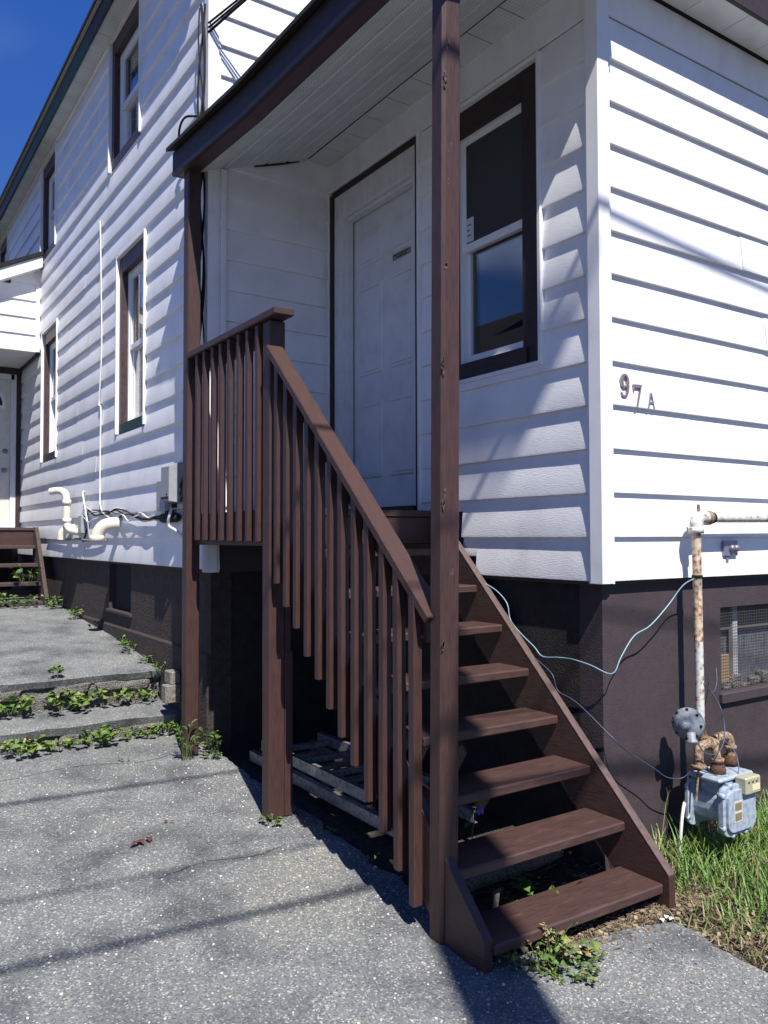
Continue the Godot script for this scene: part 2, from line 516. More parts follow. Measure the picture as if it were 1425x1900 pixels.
# ---------------------------------------------------------------- windows
func window(house: Node, o: Vector3, l: Vector3, n: Vector3, w: float, h: float, opt := {}) -> MeshInstance3D:
	# o is the lower corner of the opening on the wall plane at length 0; the opening is w by h
	var P := func(a: float, y: float, d: float) -> Vector3: return o + l * a + UP * y + n * d
	var bar := func(a0, a1, y0, y1, d0, d1, ch := 0.002) -> ArrayMesh:
		var p: Vector3 = P.call(a0, y0, d0)
		var q: Vector3 = P.call(a1, y1, d1)
		return cb(Vector3(minf(p.x, q.x), minf(p.y, q.y), minf(p.z, q.z)), Vector3(maxf(p.x, q.x), maxf(p.y, q.y), maxf(p.z, q.z)), ch)
	var cs: float = opt.get("side", 0.085)
	var ct: float = opt.get("top", 0.14)
	var cbm: float = opt.get("bottom", 0.095)
	var rec: float = opt.get("recess", -0.05)
	var mc: Material = opt.get("casing", M.casing)
	var fr_: float = opt.get("frame", 0.034)
	var sa: float = opt.get("sash", 0.036)
	# white vinyl frame
	var f := MB.new()
	var put := func(m: MB, a0, a1, y0, y1, d0, d1):
		var p: Vector3 = P.call(a0, y0, d0)
		var q: Vector3 = P.call(a1, y1, d1)
		m.cbox(Transform3D(Basis.IDENTITY, (p + q) / 2), (p - q).abs(), 0.002)
	var ring := func(m: MB, a0, a1, y0, y1, t, d0, d1, tb := -1.0):
		var b: float = tb if tb > 0 else t
		put.call(m, a0, a0 + t, y0, y1, d0, d1)
		put.call(m, a1 - t, a1, y0, y1, d0, d1)
		put.call(m, a0 + t, a1 - t, y1 - t, y1, d0, d1 - 0.001)
		put.call(m, a0 + t, a1 - t, y0, y0 + b, d0, d1 - 0.001)
	ring.call(f, cs - 0.004, w - cs + 0.004, cbm - 0.004, h - ct + 0.004, fr_, rec - 0.06, rec + 0.004)
	var win := part("window", f.done(), M.vinyl, house)
	# J channel round the opening, standing proud of the siding
	var j := MB.new()
	put.call(j, -0.012, 0.010, -0.012 if opt.has("screen") else 0.012, h + 0.012, -0.02, 0.034)
	put.call(j, w - 0.010, w + 0.012, -0.012 if opt.has("screen") else 0.012, h + 0.012, -0.02, 0.034)
	put.call(j, 0.010, w - 0.010, h - 0.010, h + 0.012, -0.02, 0.033)
	put.call(j, 0.010, w - 0.010, -0.012, 0.010, -0.02, 0.030 if opt.has("screen") else 0.008)
	part("channel_trim", j.done(), M.trim, win)
	# casing boards, set back inside the channel, and the reveals behind them
	part("casing_board", bar.call(0.010, cs, 0.010, h - 0.010, rec, 0.004), mc, win)
	part("casing_board", bar.call(w - cs, w - 0.010, 0.010, h - 0.010, rec, 0.004), mc, win)
	part("casing_board", bar.call(cs, w - cs, h - ct, h - 0.010, rec, 0.002), mc, win)
	part("sill_board", bar.call(cs - 0.04, w - cs + 0.04, 0.010, cbm, rec, opt.get("sill_out", 0.012)), opt.get("sill", mc), win)
	# two sashes, the upper one outside
	var i0 := cs + fr_ - 0.008
	var i1 := w - cs - fr_ + 0.008
	var j0 := cbm + fr_ - 0.008
	var j1 := h - ct - fr_ + 0.008
	var mid: float = opt.get("meet", (j0 + j1) / 2)
	var up := MB.new()
	ring.call(up, i0, i1, mid - 0.02, j1, sa, rec - 0.030, rec - 0.006, 0.045)
	var us := part("upper_sash", up.done(), M.vinyl, win)
	var lo := MB.new()
	ring.call(lo, i0, i1, j0, mid + 0.014, sa + 0.002, rec - 0.056, rec - 0.032, 0.045)
	part("lower_sash", lo.done(), M.vinyl, win)
	part("pane", bar.call(i0 + sa - 0.002, i1 - sa + 0.002, mid + 0.022, j1 - sa + 0.002, rec - 0.019, rec - 0.016, 0.0), M.glass, win)
	part("pane", bar.call(i0 + sa, i1 - sa, j0 + 0.042, mid - 0.022, rec - 0.045, rec - 0.042, 0.0), M.glass, win)
	part("pane", bar.call(i0 + sa - 0.002, i1 - sa + 0.002, mid + 0.022, j1 - sa + 0.002, rec - 0.030, rec - 0.027, 0.0), M.glass, us)
	part("pane", bar.call(i0 + sa, i1 - sa, j0 + 0.042, mid - 0.022, rec - 0.054, rec - 0.051, 0.0), M.glass, win)
	if opt.has("screen"):
		part("insect_screen", bar.call(i0 + sa - 0.002, i1 - sa + 0.002, mid + 0.022, j1 - sa + 0.002, rec - 0.0115, rec - 0.0100, 0.0), M.screen_mesh, win)
	if opt.has("curtain"):
		for c in opt.curtain:       # [from, to, low, high] across and up the opening
			var m := MB.new()
			m.smooth()
			var s := frange(c[0] * w, c[1] * w, 0.008)
			for q in s.size() - 1:
				var d0 := rec - 0.12 + 0.014 * sin(s[q] * 95.0)
				var d1 := rec - 0.12 + 0.014 * sin(s[q + 1] * 95.0)
				m.quad(P.call(s[q], c[2] * h, d0), P.call(s[q + 1], c[2] * h, d1), P.call(s[q + 1], c[3] * h, d1), P.call(s[q], c[3] * h, d0))
			part("curtain", m.done(), M.curtain, win)
	return us


func text_mesh(s: String, size: float, depth: float, font_name: String, weight := 400) -> ArrayMesh:
	var tm := TextMesh.new()
	var f := SystemFont.new()
	f.font_names = PackedStringArray([font_name])
	f.font_weight = weight
	tm.font = f
	tm.text = s
	tm.font_size = 64
	tm.pixel_size = size / 64.0
	tm.depth = depth
	tm.curve_step = 1.0
	var am := ArrayMesh.new()
	am.add_surface_from_arrays(Mesh.PRIMITIVE_TRIANGLES, tm.get_mesh_arrays())
	return am


# ---------------------------------------------------------------- foliage
func leaf(m: MB, at: Vector3, dir: Vector3, nrm: Vector3, len_: float, wid: float, c: Color):
	var side := dir.cross(nrm).normalized()
	var tip := at + dir * len_ - nrm * len_ * 0.18
	var mid := at + dir * len_ * 0.5 + nrm * len_ * 0.06
	var a := at + dir * len_ * 0.38 + side * wid * 0.5 + nrm * len_ * 0.12
	var b := at + dir * len_ * 0.38 - side * wid * 0.5 + nrm * len_ * 0.12
	var a2 := at + dir * len_ * 0.72 + side * wid * 0.36 + nrm * len_ * 0.04
	var b2 := at + dir * len_ * 0.72 - side * wid * 0.36 + nrm * len_ * 0.04
	m.col(c)
	m.tri(at, mid, a)
	m.tri(at, b, mid)
	m.quad(mid, tip, a2, a)
	m.quad(mid, b, b2, tip)


func clump(at: Vector3, r: float, h: float, leaves: int, size: float, narrow := 0.75, dry := 0.0, yellow := 0.25) -> ArrayMesh:
	var m := MB.new()
	var stems := maxi(3, leaves / 5)
	for s in stems:
		var az := rng.randf() * TAU
		var base := at + Vector3(cos(az), 0, sin(az)) * r * 0.5 * rng.randf()
		var out := Vector3(cos(az), 0, sin(az))
		var tall := h * rng.randf_range(0.45, 1.0)
		var top := base + out * r * rng.randf_range(0.3, 0.9) + UP * tall
		m.col(Color(0.07, 0.11, 0.03))
		m.tube([base, (base + top) / 2 + UP * tall * 0.15, top], [0.0022, 0.0018, 0.001], 4, false)
		for i in int(ceil(float(leaves) / stems)):
			var t := rng.randf_range(0.25, 1.0)
			var p := base.lerp(top, t) + UP * tall * 0.15 * sin(PI * t)
			var a2 := az + rng.randf_range(-1.8, 1.8)
			var dir := (Vector3(cos(a2), rng.randf_range(-0.15, 0.75), sin(a2))).normalized()
			var nrm := (UP * 1.1 + Vector3(rng.randf_range(-1.0, 1.0), 0, rng.randf_range(-1.0, 1.0)))
			nrm = (nrm - dir * nrm.dot(dir)).normalized()
			var c := Color(0.085, 0.165, 0.035).lerp(Color(0.26, 0.30, 0.06), yellow * rng.randf() * 1.6).lerp(Color(0.03, 0.075, 0.02), 0.5 * rng.randf())
			if rng.randf() < dry:
				c = Color(0.22, 0.15, 0.07).lerp(Color(0.34, 0.28, 0.15), rng.randf())
			var L := size * rng.randf_range(0.6, 1.25)
			leaf(m, p, dir, nrm, L, L * narrow * rng.randf_range(0.8, 1.15), c)
	return m.done()


func weed(label: String, at: Vector3, r: float, h: float, leaves: int, size: float, narrow := 0.75, dry := 0.0, yellow := 0.25, called := "weed"):
	solo(called, clump(Vector3.ZERO, r, h, leaves, size, narrow, dry, yellow), M.leaf, label, "weed", "weeds growing along steps and walls", at)


func rough_stone(a: Vector3, b: Vector3, seed_: int, amp: float) -> ArrayMesh:   # a rounded, uneven block
	var m := MB.new()
	m.smooth()
	var c := (a + b) / 2
	var h := (b - a).abs() / 2
	var n := 12
	var pt := func(i: int, j: int) -> Vector3:
		var th := PI * j / 8.0
		var ph := TAU * i / n
		var d := Vector3(sin(th) * cos(ph), cos(th), sin(th) * sin(ph))
		var e := Vector3(signf(d.x) * pow(absf(d.x), 0.45), signf(d.y) * pow(absf(d.y), 0.45), signf(d.z) * pow(absf(d.z), 0.45))
		var p := e * h
		return c + p * (1.0 + amp * wav.get_noise_3d(d.x * 60 + seed_ * 91.0, d.y * 60, d.z * 60))
	for j in 8:
		for i in n:
			m.quad(pt.call(i, j), pt.call((i + 1) % n, j), pt.call((i + 1) % n, j + 1), pt.call(i, j + 1))
	return m.done()


func curve(pts: Array, n := 8) -> Array:   # a smooth line through the points
	var c := Curve3D.new()
	for i in pts.size():
		var t: Vector3 = (pts[mini(i + 1, pts.size() - 1)] - pts[maxi(i - 1, 0)]) / 6.0
		c.add_point(pts[i], -t, t)
	var r := []
	for i in pts.size() - 1:
		for k in n:
			r.append(c.sample(i, float(k) / n))
	r.append(pts[-1])
	return r


func cable(pts: Array, r: float, sides := 6) -> ArrayMesh:
	var m := MB.new()
	m.tube(pts, r, sides)
	return m.done()


func disc(c: Vector3, axis: Vector3, prof: Array, sides := 20) -> ArrayMesh:   # a turned shape: profile of [distance along axis, radius]
	var m := MB.new()
	turned(m, c, axis, prof, sides)
	return m.done()


func turned(m: MB, c: Vector3, axis: Vector3, prof: Array, sides := 20):
	var u := axis.cross(Vector3(0.31, 0.9, 0.17)).normalized()
	var v := axis.cross(u).normalized()
	for i in prof.size() - 1:
		for s in sides:
			var g0 := TAU * s / sides
			var g1 := TAU * (s + 1) / sides
			var p := func(k: int, g: float) -> Vector3: return c + axis * prof[k][0] + (u * cos(g) + v * sin(g)) * prof[k][1]
			m.smooth()
			m.quad(p.call(i, g0), p.call(i, g1), p.call(i + 1, g1), p.call(i + 1, g0))
	m.flat()


func _ready():
	rng.seed = 97
	wav.seed = 4
	wav.frequency = 0.01
	wav.fractal_octaves = 3
	stage()
	materials()
	build_ground()
	build_house()
	build_porch()
	build_rear_steps()
	build_fixtures()
	build_gas_meter()
	build_plants()
	build_overhead()


func stage():
	var cam := Camera3D.new()
	cam.name = "camera"
	add_child(cam)
	cam.position = Vector3(-2.890, 0.203, 2.527)
	cam.rotation_order = EULER_ORDER_YXZ
	cam.rotation = Vector3(0.03114, -0.59109, -0.00252)
	cam.fov = 64.31
	cam.near = 0.05
	cam.far = 900.0
	cam.current = true
	var sun := DirectionalLight3D.new()
	sun.name = "sun"
	add_child(sun)
	sun.look_at_from_position(Vector3.ZERO, -Vector3(-0.172, 1.0, 0.67))
	sun.light_energy = 1.5
	sun.light_color = Color(1.0, 0.98, 0.95)
	sun.light_angular_distance = 0.5
	sun.shadow_enabled = true
	var cover := Image.create(512, 256, false, Image.FORMAT_RGBAF)
	var n := FastNoiseLite.new()
	n.seed = 24
	n.frequency = 0.9
	n.fractal_octaves = 5
	for y in 128:
		var el := PI * (0.5 - (y + 0.5) / 256.0)
		for x in 512:
			var az := TAU * ((x + 0.5) / 512.0 - 0.5)
			var d := Vector3(sin(az) * cos(el), sin(el) * 2.2, -cos(az) * cos(el))
			var c := smoothstep(-0.02, 0.36, n.get_noise_3dv(d * 2.6)) * smoothstep(0.56, 0.36, el)
			cover.set_pixel(x, y, Color(1.0, 1.0, 1.0, c))
	var sky := ProceduralSkyMaterial.new()
	sky.sky_top_color = lin(0.018, 0.082, 0.36)
	sky.sky_horizon_color = lin(0.20, 0.39, 0.80)
	sky.sky_curve = 0.14
	sky.sky_cover = ImageTexture.create_from_image(cover)
	sky.sky_cover_modulate = Color(0.62, 0.64, 0.68)
	sky.ground_horizon_color = lin(0.12, 0.12, 0.13)
	sky.ground_bottom_color = lin(0.08, 0.08, 0.08)
	sky.energy_multiplier = 0.70
	var env := Environment.new()
	env.background_mode = Environment.BG_SKY
	env.sky = Sky.new()
	env.sky.sky_material = sky
	env.tonemap_mode = Environment.TONE_MAPPER_LINEAR
	env.tonemap_exposure = 1.72
	env.sdfgi_enabled = true
	env.ssao_enabled = true
	env.ssil_enabled = true
	var we := WorldEnvironment.new()
	we.name = "world"
	we.environment = env
	add_child(we)


func build_ground():
	# the earth under everything, out to the horizon
	var e := MB.new()
	var zs := [-400.0, -60.0, -20.0, -12.0] + frange(-11.5, 14.0, 0.5) + [25.0, 60.0, 400.0]
	var xs := [-400.0, -60.0, -20.0, -12.0] + frange(-9.0, 8.0, 0.5) + [14.0, 60.0, 400.0]
	e.smooth()
	var hy := func(x: float, z: float) -> float:
		var y := ground(x, z) - 0.034
		if x > -1.15:
			y += 0.014 * wav.get_noise_2d(x * 400, z * 400) + 0.02 * smoothstep(-0.3, 0.5, x) * smoothstep(0.9, 0.1, z)
		return y - (0.25 if z < -3.2 else 0.0)
	for j in zs.size() - 1:
		for i in xs.size() - 1:
			var q := [[xs[i], zs[j]], [xs[i], zs[j + 1]], [xs[i + 1], zs[j + 1]], [xs[i + 1], zs[j]]].map(func(p): return Vector3(p[0], hy.call(p[0], p[1]), p[1]))
			e.quad(q[0], q[1], q[2], q[3])
	setting("ground", e.done(), M.soil)
	# lower driveway: asphalt whose broken edge runs beside the stairs, then out along the lawn
	var edge := func(z: float) -> float:
		var t := smoothstep(0.30, 0.46, z)
		return lerpf(-0.86, -0.16 + 0.03 * (z - 0.5), t) + 0.045 * wav.get_noise_1d(z * 330.0) + 0.02 * wav.get_noise_1d(z * 1100.0 + 50.0)
	setting("driveway", pave(frange(-3.02, 3.4, 0.05) + frange(3.8, 14.0, 0.4), 60, -7.5, edge, func(x, z): return ground(x, z), 0.05), M.asphalt)
	var drive := get_node("driveway")
	for cr in [[[-2.6, -2.55], [-2.1, -2.50], [-1.7, -2.56], [-1.35, -2.46], [-1.15, -2.50]], [[-1.75, -0.9], [-1.5, -0.96], [-1.3, -0.90], [-1.12, -0.95]]]:
		var cm := MB.new()
		var line := curve(cr.map(func(q): return Vector3(q[0], 0, q[1])), 10)
		var up := func(p: Vector3, k: int, sd: float) -> Vector3:
			var w := 0.0016 + 0.0022 * absf(wav.get_noise_1d(k * 900.0 + cr[0][0] * 100.0))
			var z := p.z + 0.014 * wav.get_noise_1d(k * 1500.0 + 77.0)
			return Vector3(p.x, ground(p.x, z) + 0.006 * wav.get_noise_2d(p.x * 260, z * 260) + 0.0018, z + sd * w)
		for k in line.size() - 1:
			cm.quad(up.call(line[k], k, 1), up.call(line[k + 1], k + 1, 1), up.call(line[k + 1], k + 1, -1), up.call(line[k], k, -1))
		part("crack", cm.done(), plain(lin(0.03, 0.028, 0.026), 1.0), drive)
	# middle step and upper driveway, each with a broken front edge over a rough riser
	var lip := func(x: float, z0: float, k: float) -> float: return z0 + 0.03 * wav.get_noise_2d(x * 150.0, k) + 0.012 * wav.get_noise_2d(x * 600.0, k)
	var slabs := [["middle_step", -3.62, -2.99, func(z): return -1.005 + 0.04 * (-2.99 - z), 3.0, 0.055], ["upper_driveway", -14.0, -3.40, func(z): return terrace(z), 9.0, 0.05]]
	for s in slabs:
		var m := MB.new()
		m.smooth()
		var rows := frange(0.0, 1.0, 0.08 if s[0] == "middle_step" else 0.012)
		var cols := frange(-7.0, -0.86, 0.07)
		var g := []
		for r in rows:
			var line := []
			for x in cols:
				var z0: float = lip.call(x, s[2], s[4])
				var z := lerpf(z0, s[1], r)
				var y: float = s[3].call(z) + 0.007 * wav.get_noise_2d(x * 260, z * 260) - (0.008 if r == 0.0 else 0.0)
				line.append(Vector3(x, y, z))
			g.append(line)
		for j in rows.size() - 1:
			for i in cols.size() - 1:
				var q := [g[j + 1][i], g[j][i], g[j][i + 1], g[j + 1][i + 1]]
				m.quadc(q, q.map(worn))
		m.flat()
		for i in cols.size() - 1:
			var d0 := Vector3(0, -s[5] - 0.012 * wav.get_noise_1d(cols[i] * 500), -0.02)
			var d1 := Vector3(0, -s[5] - 0.012 * wav.get_noise_1d(cols[i + 1] * 500), -0.02)
			m.quad(g[0][i] + d0, g[0][i + 1] + d1, g[0][i + 1], g[0][i])
		var o := setting(s[0], m.done(), M.asphalt)
		# the riser: a bed of old concrete with stones in it
		var zf: float = s[2] - 0.05
		var yb: float = -1.22 if s[0] == "middle_step" else -1.03
		var bed := MB.new()
		bed.smooth()
		var bg := []
		for r in frange(0, 1, 0.12):
			var line := []
			for x in frange(-7.0, -0.87, 0.05):
				line.append(Vector3(x, lerpf(s[3].call(s[2]) - 0.03, yb, r), zf + 0.03 * wav.get_noise_3d(x * 420, r * 220, s[4]) + 0.035 * r))
			bg.append(line)
		for j in bg.size() - 1:
			for i in bg[0].size() - 1:
				bed.quad(bg[j + 1][i], bg[j + 1][i + 1], bg[j][i + 1], bg[j][i])
		part("riser_bed", bed.done(), M.rock, o)
		var x := -2.9
		var k := 0
		while x < -1.0:
			var w := rng.randf_range(0.14, 0.34)
			var top: float = s[3].call(s[2]) - s[5] - 0.004
			var hh := rng.randf_range(0.05, 0.085)
			if rng.randf() < 0.8:
				part("stone", rough_stone(Vector3(x, top - hh, zf - 0.05), Vector3(minf(x + w, -0.93), top, zf + 0.045), k + int(s[4]) * 40, 0.55), M.rock, o)
			x += w * 0.97
			k += 1


func build_house():
	var house := thing("house", "white vinyl-sided two-storey house with brown trim and a one-storey corner addition", "house", Vector3(-0.9, -1.3, -2.46))
	# ---- the long left wall
	var LZ := Vector3(0, 0, -1)
	var LX := Vector3(1, 0, 0)
	var NX := Vector3(-1, 0, 0)
	var NZ := Vector3(0, 0, 1)
	var O4 := Vector3(-0.9, 0, 0)
	var lower := [[3.755, 4.515, 1.075, 2.61], [6.82, 7.61, 1.075, 2.60]]
	var upper := [[3.91, 4.80, 3.45, 4.645], [6.96, 7.75, 3.46, 4.62], [10.07, 10.85, 3.46, 4.62]]
	var holes4 := lower + upper + [[8.95, 9.9, 0.35, 2.42]]
	holes4 = lower + upper
	var w4 := wall_core("side_wall", O4, LZ, NX, 2.46, 13.0, -0.02, 4.68, holes4, 0.14, M.core, house)
	siding(w4, O4, LZ, NX, 2.50, 12.9, 0, 4.66, holes4.map(func(h): return [h[0], h[1], h[2], h[3]]), M.siding_z, [5.6, 9.2])
	# ---- the end wall of the tall block, above and beside the porch
	var O3 := Vector3(0, 0, -2.46)
	var w3 := wall_core("end_wall", O3, LX, NZ, -0.76, 5.6, -0.02, 4.9, [], 0.14, M.core, house)
	siding(w3, O3, LX, NZ, -0.86, -0.02, 0, 2.84, [[-0.835, 0.0, -0.1, 0.345]], M.siding_x, [])
	siding(w3, O3, LX, NZ, -0.86, 5.6, 14, 4.9, [], M.siding_x, [1.5])
	var gable := MB.new()
	gable.prism([Vector2(-1.0, 4.9), Vector2(5.7, 4.9), Vector2(2.35, 7.0)], func(p, t): return Vector3(p.x, p.y, t), -2.6, -2.44)
	part("gable", gable.done(), M.siding_x, house)
	# ---- the addition: door wall and front wall
	var hole1 := [[0.355, 1.18, 1.065, 2.61], [1.37, 2.43, 0.33, 2.635]]
	var w1 := wall_core("door_wall", Vector3.ZERO, LZ, NX, 0.14, 2.46, -0.02, 2.9, hole1, 0.14, M.core, house)
	siding(w1, Vector3.ZERO, LZ, NX, 0.045, 2.44, 0, 13 * COURSE, hole1 + [[0.98, 2.5, -0.1, 0.345], [0.86, 1.0, -0.1, 0.10]], M.siding_z, [0.62])
	var w2 := wall_core("front_wall", Vector3.ZERO, LX, NZ, 0.0, 4.2, -0.02, 2.9, [], 0.14, M.core, house)
	siding(w2, Vector3.ZERO, LX, NZ, 0.045, 4.2, 0, 13 * COURSE, [], M.siding_x, [1.95])
	part("frieze_board", cb(Vector3(-0.012, 13 * COURSE + 0.004, -2.44), Vector3(0.0, 2.86, -0.045), 0.002), M.trim, house)
	part("frieze_board", cb(Vector3(0.045, 13 * COURSE + 0.004, 0.0), Vector3(4.2, 2.84, 0.012), 0.002), M.trim, house)
	# corner posts
	for c in [[Vector3(0, 0, 0), -0.012, 2.84, 1.0], [Vector3(-0.9, 0, -2.46), -0.02, 4.66, 1.0]]:
		var p: Vector3 = c[0]
		var m := MB.new()
		var out := 0.030
		m.cbox(Transform3D(Basis.IDENTITY, p + Vector3(0.0225 - out / 2, (c[1] + c[2]) / 2, -0.0225 + out / 2)), Vector3(0.045 + out, c[2] - c[1], 0.045 + out), 0.003)
		m.box(p + Vector3(-0.021, c[1], -0.06), p + Vector3(0.02, c[2], -0.045))
		m.box(p + Vector3(0.045, c[1], -0.02), p + Vector3(0.06, c[2], 0.021))
		part("corner_trim", m.done(), M.trim, house)
	# inner corner
	part("corner_trim", cb(Vector3(-0.024, 0, -2.46), Vector3(0.0, 2.85, -2.436), 0.002), M.trim, house)
	# conduit-like second trim beside the corner under the porch
	part("corner_trim", cb(Vector3(-0.838, 0.3, -2.46), Vector3(-0.80, 2.62, -2.425), 0.004), M.trim, house)
	# ---- foundations
	var f := MB.new()
	f.box(Vector3(0.022, -1.75, -0.16), Vector3(0.92, 0.0, -0.022))
	f.box(Vector3(0.92, -0.165, -0.16), Vector3(4.2, 0.0, -0.022))
	f.box(Vector3(0.92, -1.75, -0.16), Vector3(4.2, -0.612, -0.022))
	f.box(Vector3(1.72, -0.612, -0.16), Vector3(4.2, -0.165, -0.022))
	var fd := part("foundation", f.done(), M.concrete, house)
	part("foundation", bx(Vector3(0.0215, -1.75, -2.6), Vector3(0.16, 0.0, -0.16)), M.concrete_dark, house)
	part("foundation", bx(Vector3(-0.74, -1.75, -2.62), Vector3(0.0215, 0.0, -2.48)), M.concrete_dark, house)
	var g := MB.new()
	g.box(Vector3(-0.88, -1.75, -4.20), Vector3(-0.74, 0.0, -2.475))
	g.box(Vector3(-0.88, -1.75, -13.0), Vector3(-0.74, 0.0, -4.84))
	g.box(Vector3(-0.88, -1.75, -4.84), Vector3(-0.74, -0.43, -4.20))
	g.box(Vector3(-0.868, -1.75, -4.20), Vector3(-0.86, -0.40, -2.49))
	var fg := part("foundation", g.done(), M.concrete_side, house)
	part("hatch", cb(Vector3(-0.835, -0.43, -4.84), Vector3(-0.80, 0.0, -4.20), 0.004), M.black, fg)
	part("hatch_sill", cb(Vector3(-0.90, -0.45, -4.90), Vector3(-0.84, -0.42, -4.16), 0.006), M.concrete_side, fg)
	part("footing_ledge", cb(Vector3(-0.897, -1.2, -7.0), Vector3(-0.85, -0.54, -2.48), 0.02), M.concrete_side, fg)
	# basement window: concrete sill, old frame, boards behind a wire mesh
	var bw := part("basement_window", cb(Vector3(0.92, -0.30, -0.12), Vector3(1.72, -0.165, -0.10), 0.003), plain(lin(0.10, 0.09, 0.09), 0.9), house)
	part("sill", cb(Vector3(0.90, -0.66, -0.14), Vector3(1.74, -0.605, 0.002), 0.006), M.concrete, bw)
	part("frame", cb(Vector3(0.925, -0.605, -0.10), Vector3(0.965, -0.165, -0.07), 0.003), M.plank, bw)
	part("frame", cb(Vector3(1.12, -0.605, -0.11), Vector3(1.16, -0.165, -0.08), 0.003), plain(lin(0.34, 0.34, 0.35), 0.7), bw)
	part("pane", cb(Vector3(0.965, -0.605, -0.13), Vector3(1.72, -0.165, -0.125), 0.0), over(mat(lin(0.13, 0.14, 0.16), 0.5), T.stain, Vector3(5, 2, 5)), bw)
	part("cardboard", cb(Vector3(0.93, -0.56, -0.075), Vector3(1.05, -0.42, -0.06), 0.002), plain(lin(0.26, 0.18, 0.10), 0.9), bw)
	for i in 7:
		var rx := 0.98 + i * 0.09
		part("rubble", rough_stone(Vector3(rx, -0.605, -0.10), Vector3(rx + 0.08, -0.56 + 0.03 * sin(i * 2.1), -0.05), 50 + i, 0.5), M.rock, bw)
	var mesh := MB.new()
	for i in 50:
		var x := 0.925 + i * 0.016
		mesh.box(Vector3(x, -0.605, -0.043), Vector3(x + 0.0012, -0.165, -0.0418))
	for i in 28:
		var y := -0.60 + i * 0.016
		mesh.box(Vector3(0.92, y, -0.045), Vector3(1.72, y + 0.0012, -0.0438))
	var mn := part("wire_mesh", mesh.done(), plain(lin(0.12, 0.11, 0.11), 0.7, 0.3), bw)
	mn.set_meta("kind", "stuff")
	# ---- windows
	window(house, Vector3(0, 1.065, -0.355), LZ, NX, 0.825, 1.545, {"side": 0.145, "top": 0.15, "bottom": 0.10, "casing": M.dark_trim, "recess": -0.03, "meet": 0.765, "frame": 0.024, "sash": 0.026, "screen": true, "sill_out": 0.02})
	var n := 0
	for h in lower:
		window(house, Vector3(-0.9, h[2], -h[0]), LZ, NX, h[1] - h[0], h[3] - h[2], {"sill": M.green if n == 0 else M.casing, "curtain": [[0.1, 0.55, 0.5, 0.95], [0.55, 0.86, 0.1, 0.95]] if n == 0 else [[0.1, 0.9, 0.1, 0.5]]})
		n += 1
	for h in upper:
		window(house, Vector3(-0.9, h[2], -h[0]), LZ, NX, h[1] - h[0], h[3] - h[2], {"curtain": [[0.1, 0.4, 0.05, 0.9], [0.6, 0.9, 0.05, 0.5]], "casing": M.casing})
	# rooms behind the glass
	var rm := MB.new()
	rm.box(Vector3(0.3, 0.28, -2.6), Vector3(4.1, 0.31, -0.16))
	rm.box(Vector3(2.3, 0.3, -2.5), Vector3(2.35, 2.9, -0.16))
	rm.box(Vector3(-0.74, 0.28, -12.9), Vector3(5.5, 0.31, -2.62))
	rm.box(Vector3(-0.74, 2.95, -12.9), Vector3(5.5, 3.0, -2.62))
	rm.box(Vector3(2.0, 0.3, -12.9), Vector3(2.05, 4.7, -2.62))
	part("inner_wall", rm.done(), M.room, house)
	# ---- the porch door
	build_door(house)
	# ---- far walls
	var far := MB.new()
	far.box(Vector3(5.46, -1.7, -13.0), Vector3(5.6, 4.9, -2.6))
	far.box(Vector3(-0.76, -1.7, -13.0), Vector3(5.6, 4.9, -12.86))
	far.box(Vector3(4.06, -1.7, -2.46), Vector3(4.2, 2.9, -0.14))
	part("rear_wall", far.done(), M.siding_x, house)
	# ---- main roof
	var rf := MB.new()
	rf.prism([Vector2(-1.125, 4.80), Vector2(-0.9, 4.80), Vector2(2.35, 6.85), Vector2(5.7, 4.80), Vector2(5.85, 4.83), Vector2(2.35, 7.05), Vector2(-1.125, 4.835)], func(p, t): return Vector3(p.x, p.y, t), -13.2, -2.25)
	part("roof", rf.done(), M.shingle, house)
	var fz := [[-13.2, -8.6, M.dark_trim], [-8.6, -4.9, M.teal], [-4.9, -2.25, M.dark_trim]]
	for q in fz:
		part("fascia", cb(Vector3(-1.085, 4.635, q[0]), Vector3(-1.06, 4.80, q[1]), 0.003), q[2], house)
	part("drip_edge", cb(Vector3(-1.115, 4.785, -13.2), Vector3(-1.088, 4.799, -2.25), 0.001), plain(lin(0.34, 0.31, 0.27), 0.5), house)
	var sf := part("soffit", bx(Vector3(-1.06, 4.682, -13.2), Vector3(-0.88, 4.79, -2.25)), M.soffit_plain, house)
	for i in 36:
		var z := -2.3 - i * 0.305
		part("soffit_panel", cb(Vector3(-1.06, 4.664, z - 0.301), Vector3(-0.885, 4.680, z), 0.003), M.soffit, sf)
	part("frieze_board", cb(Vector3(-0.93, 4.64, -13.0), Vector3(-0.882, 4.664, -2.44), 0.002), M.trim, house)
	build_porch_roof(house)
	build_rear_porch(house)


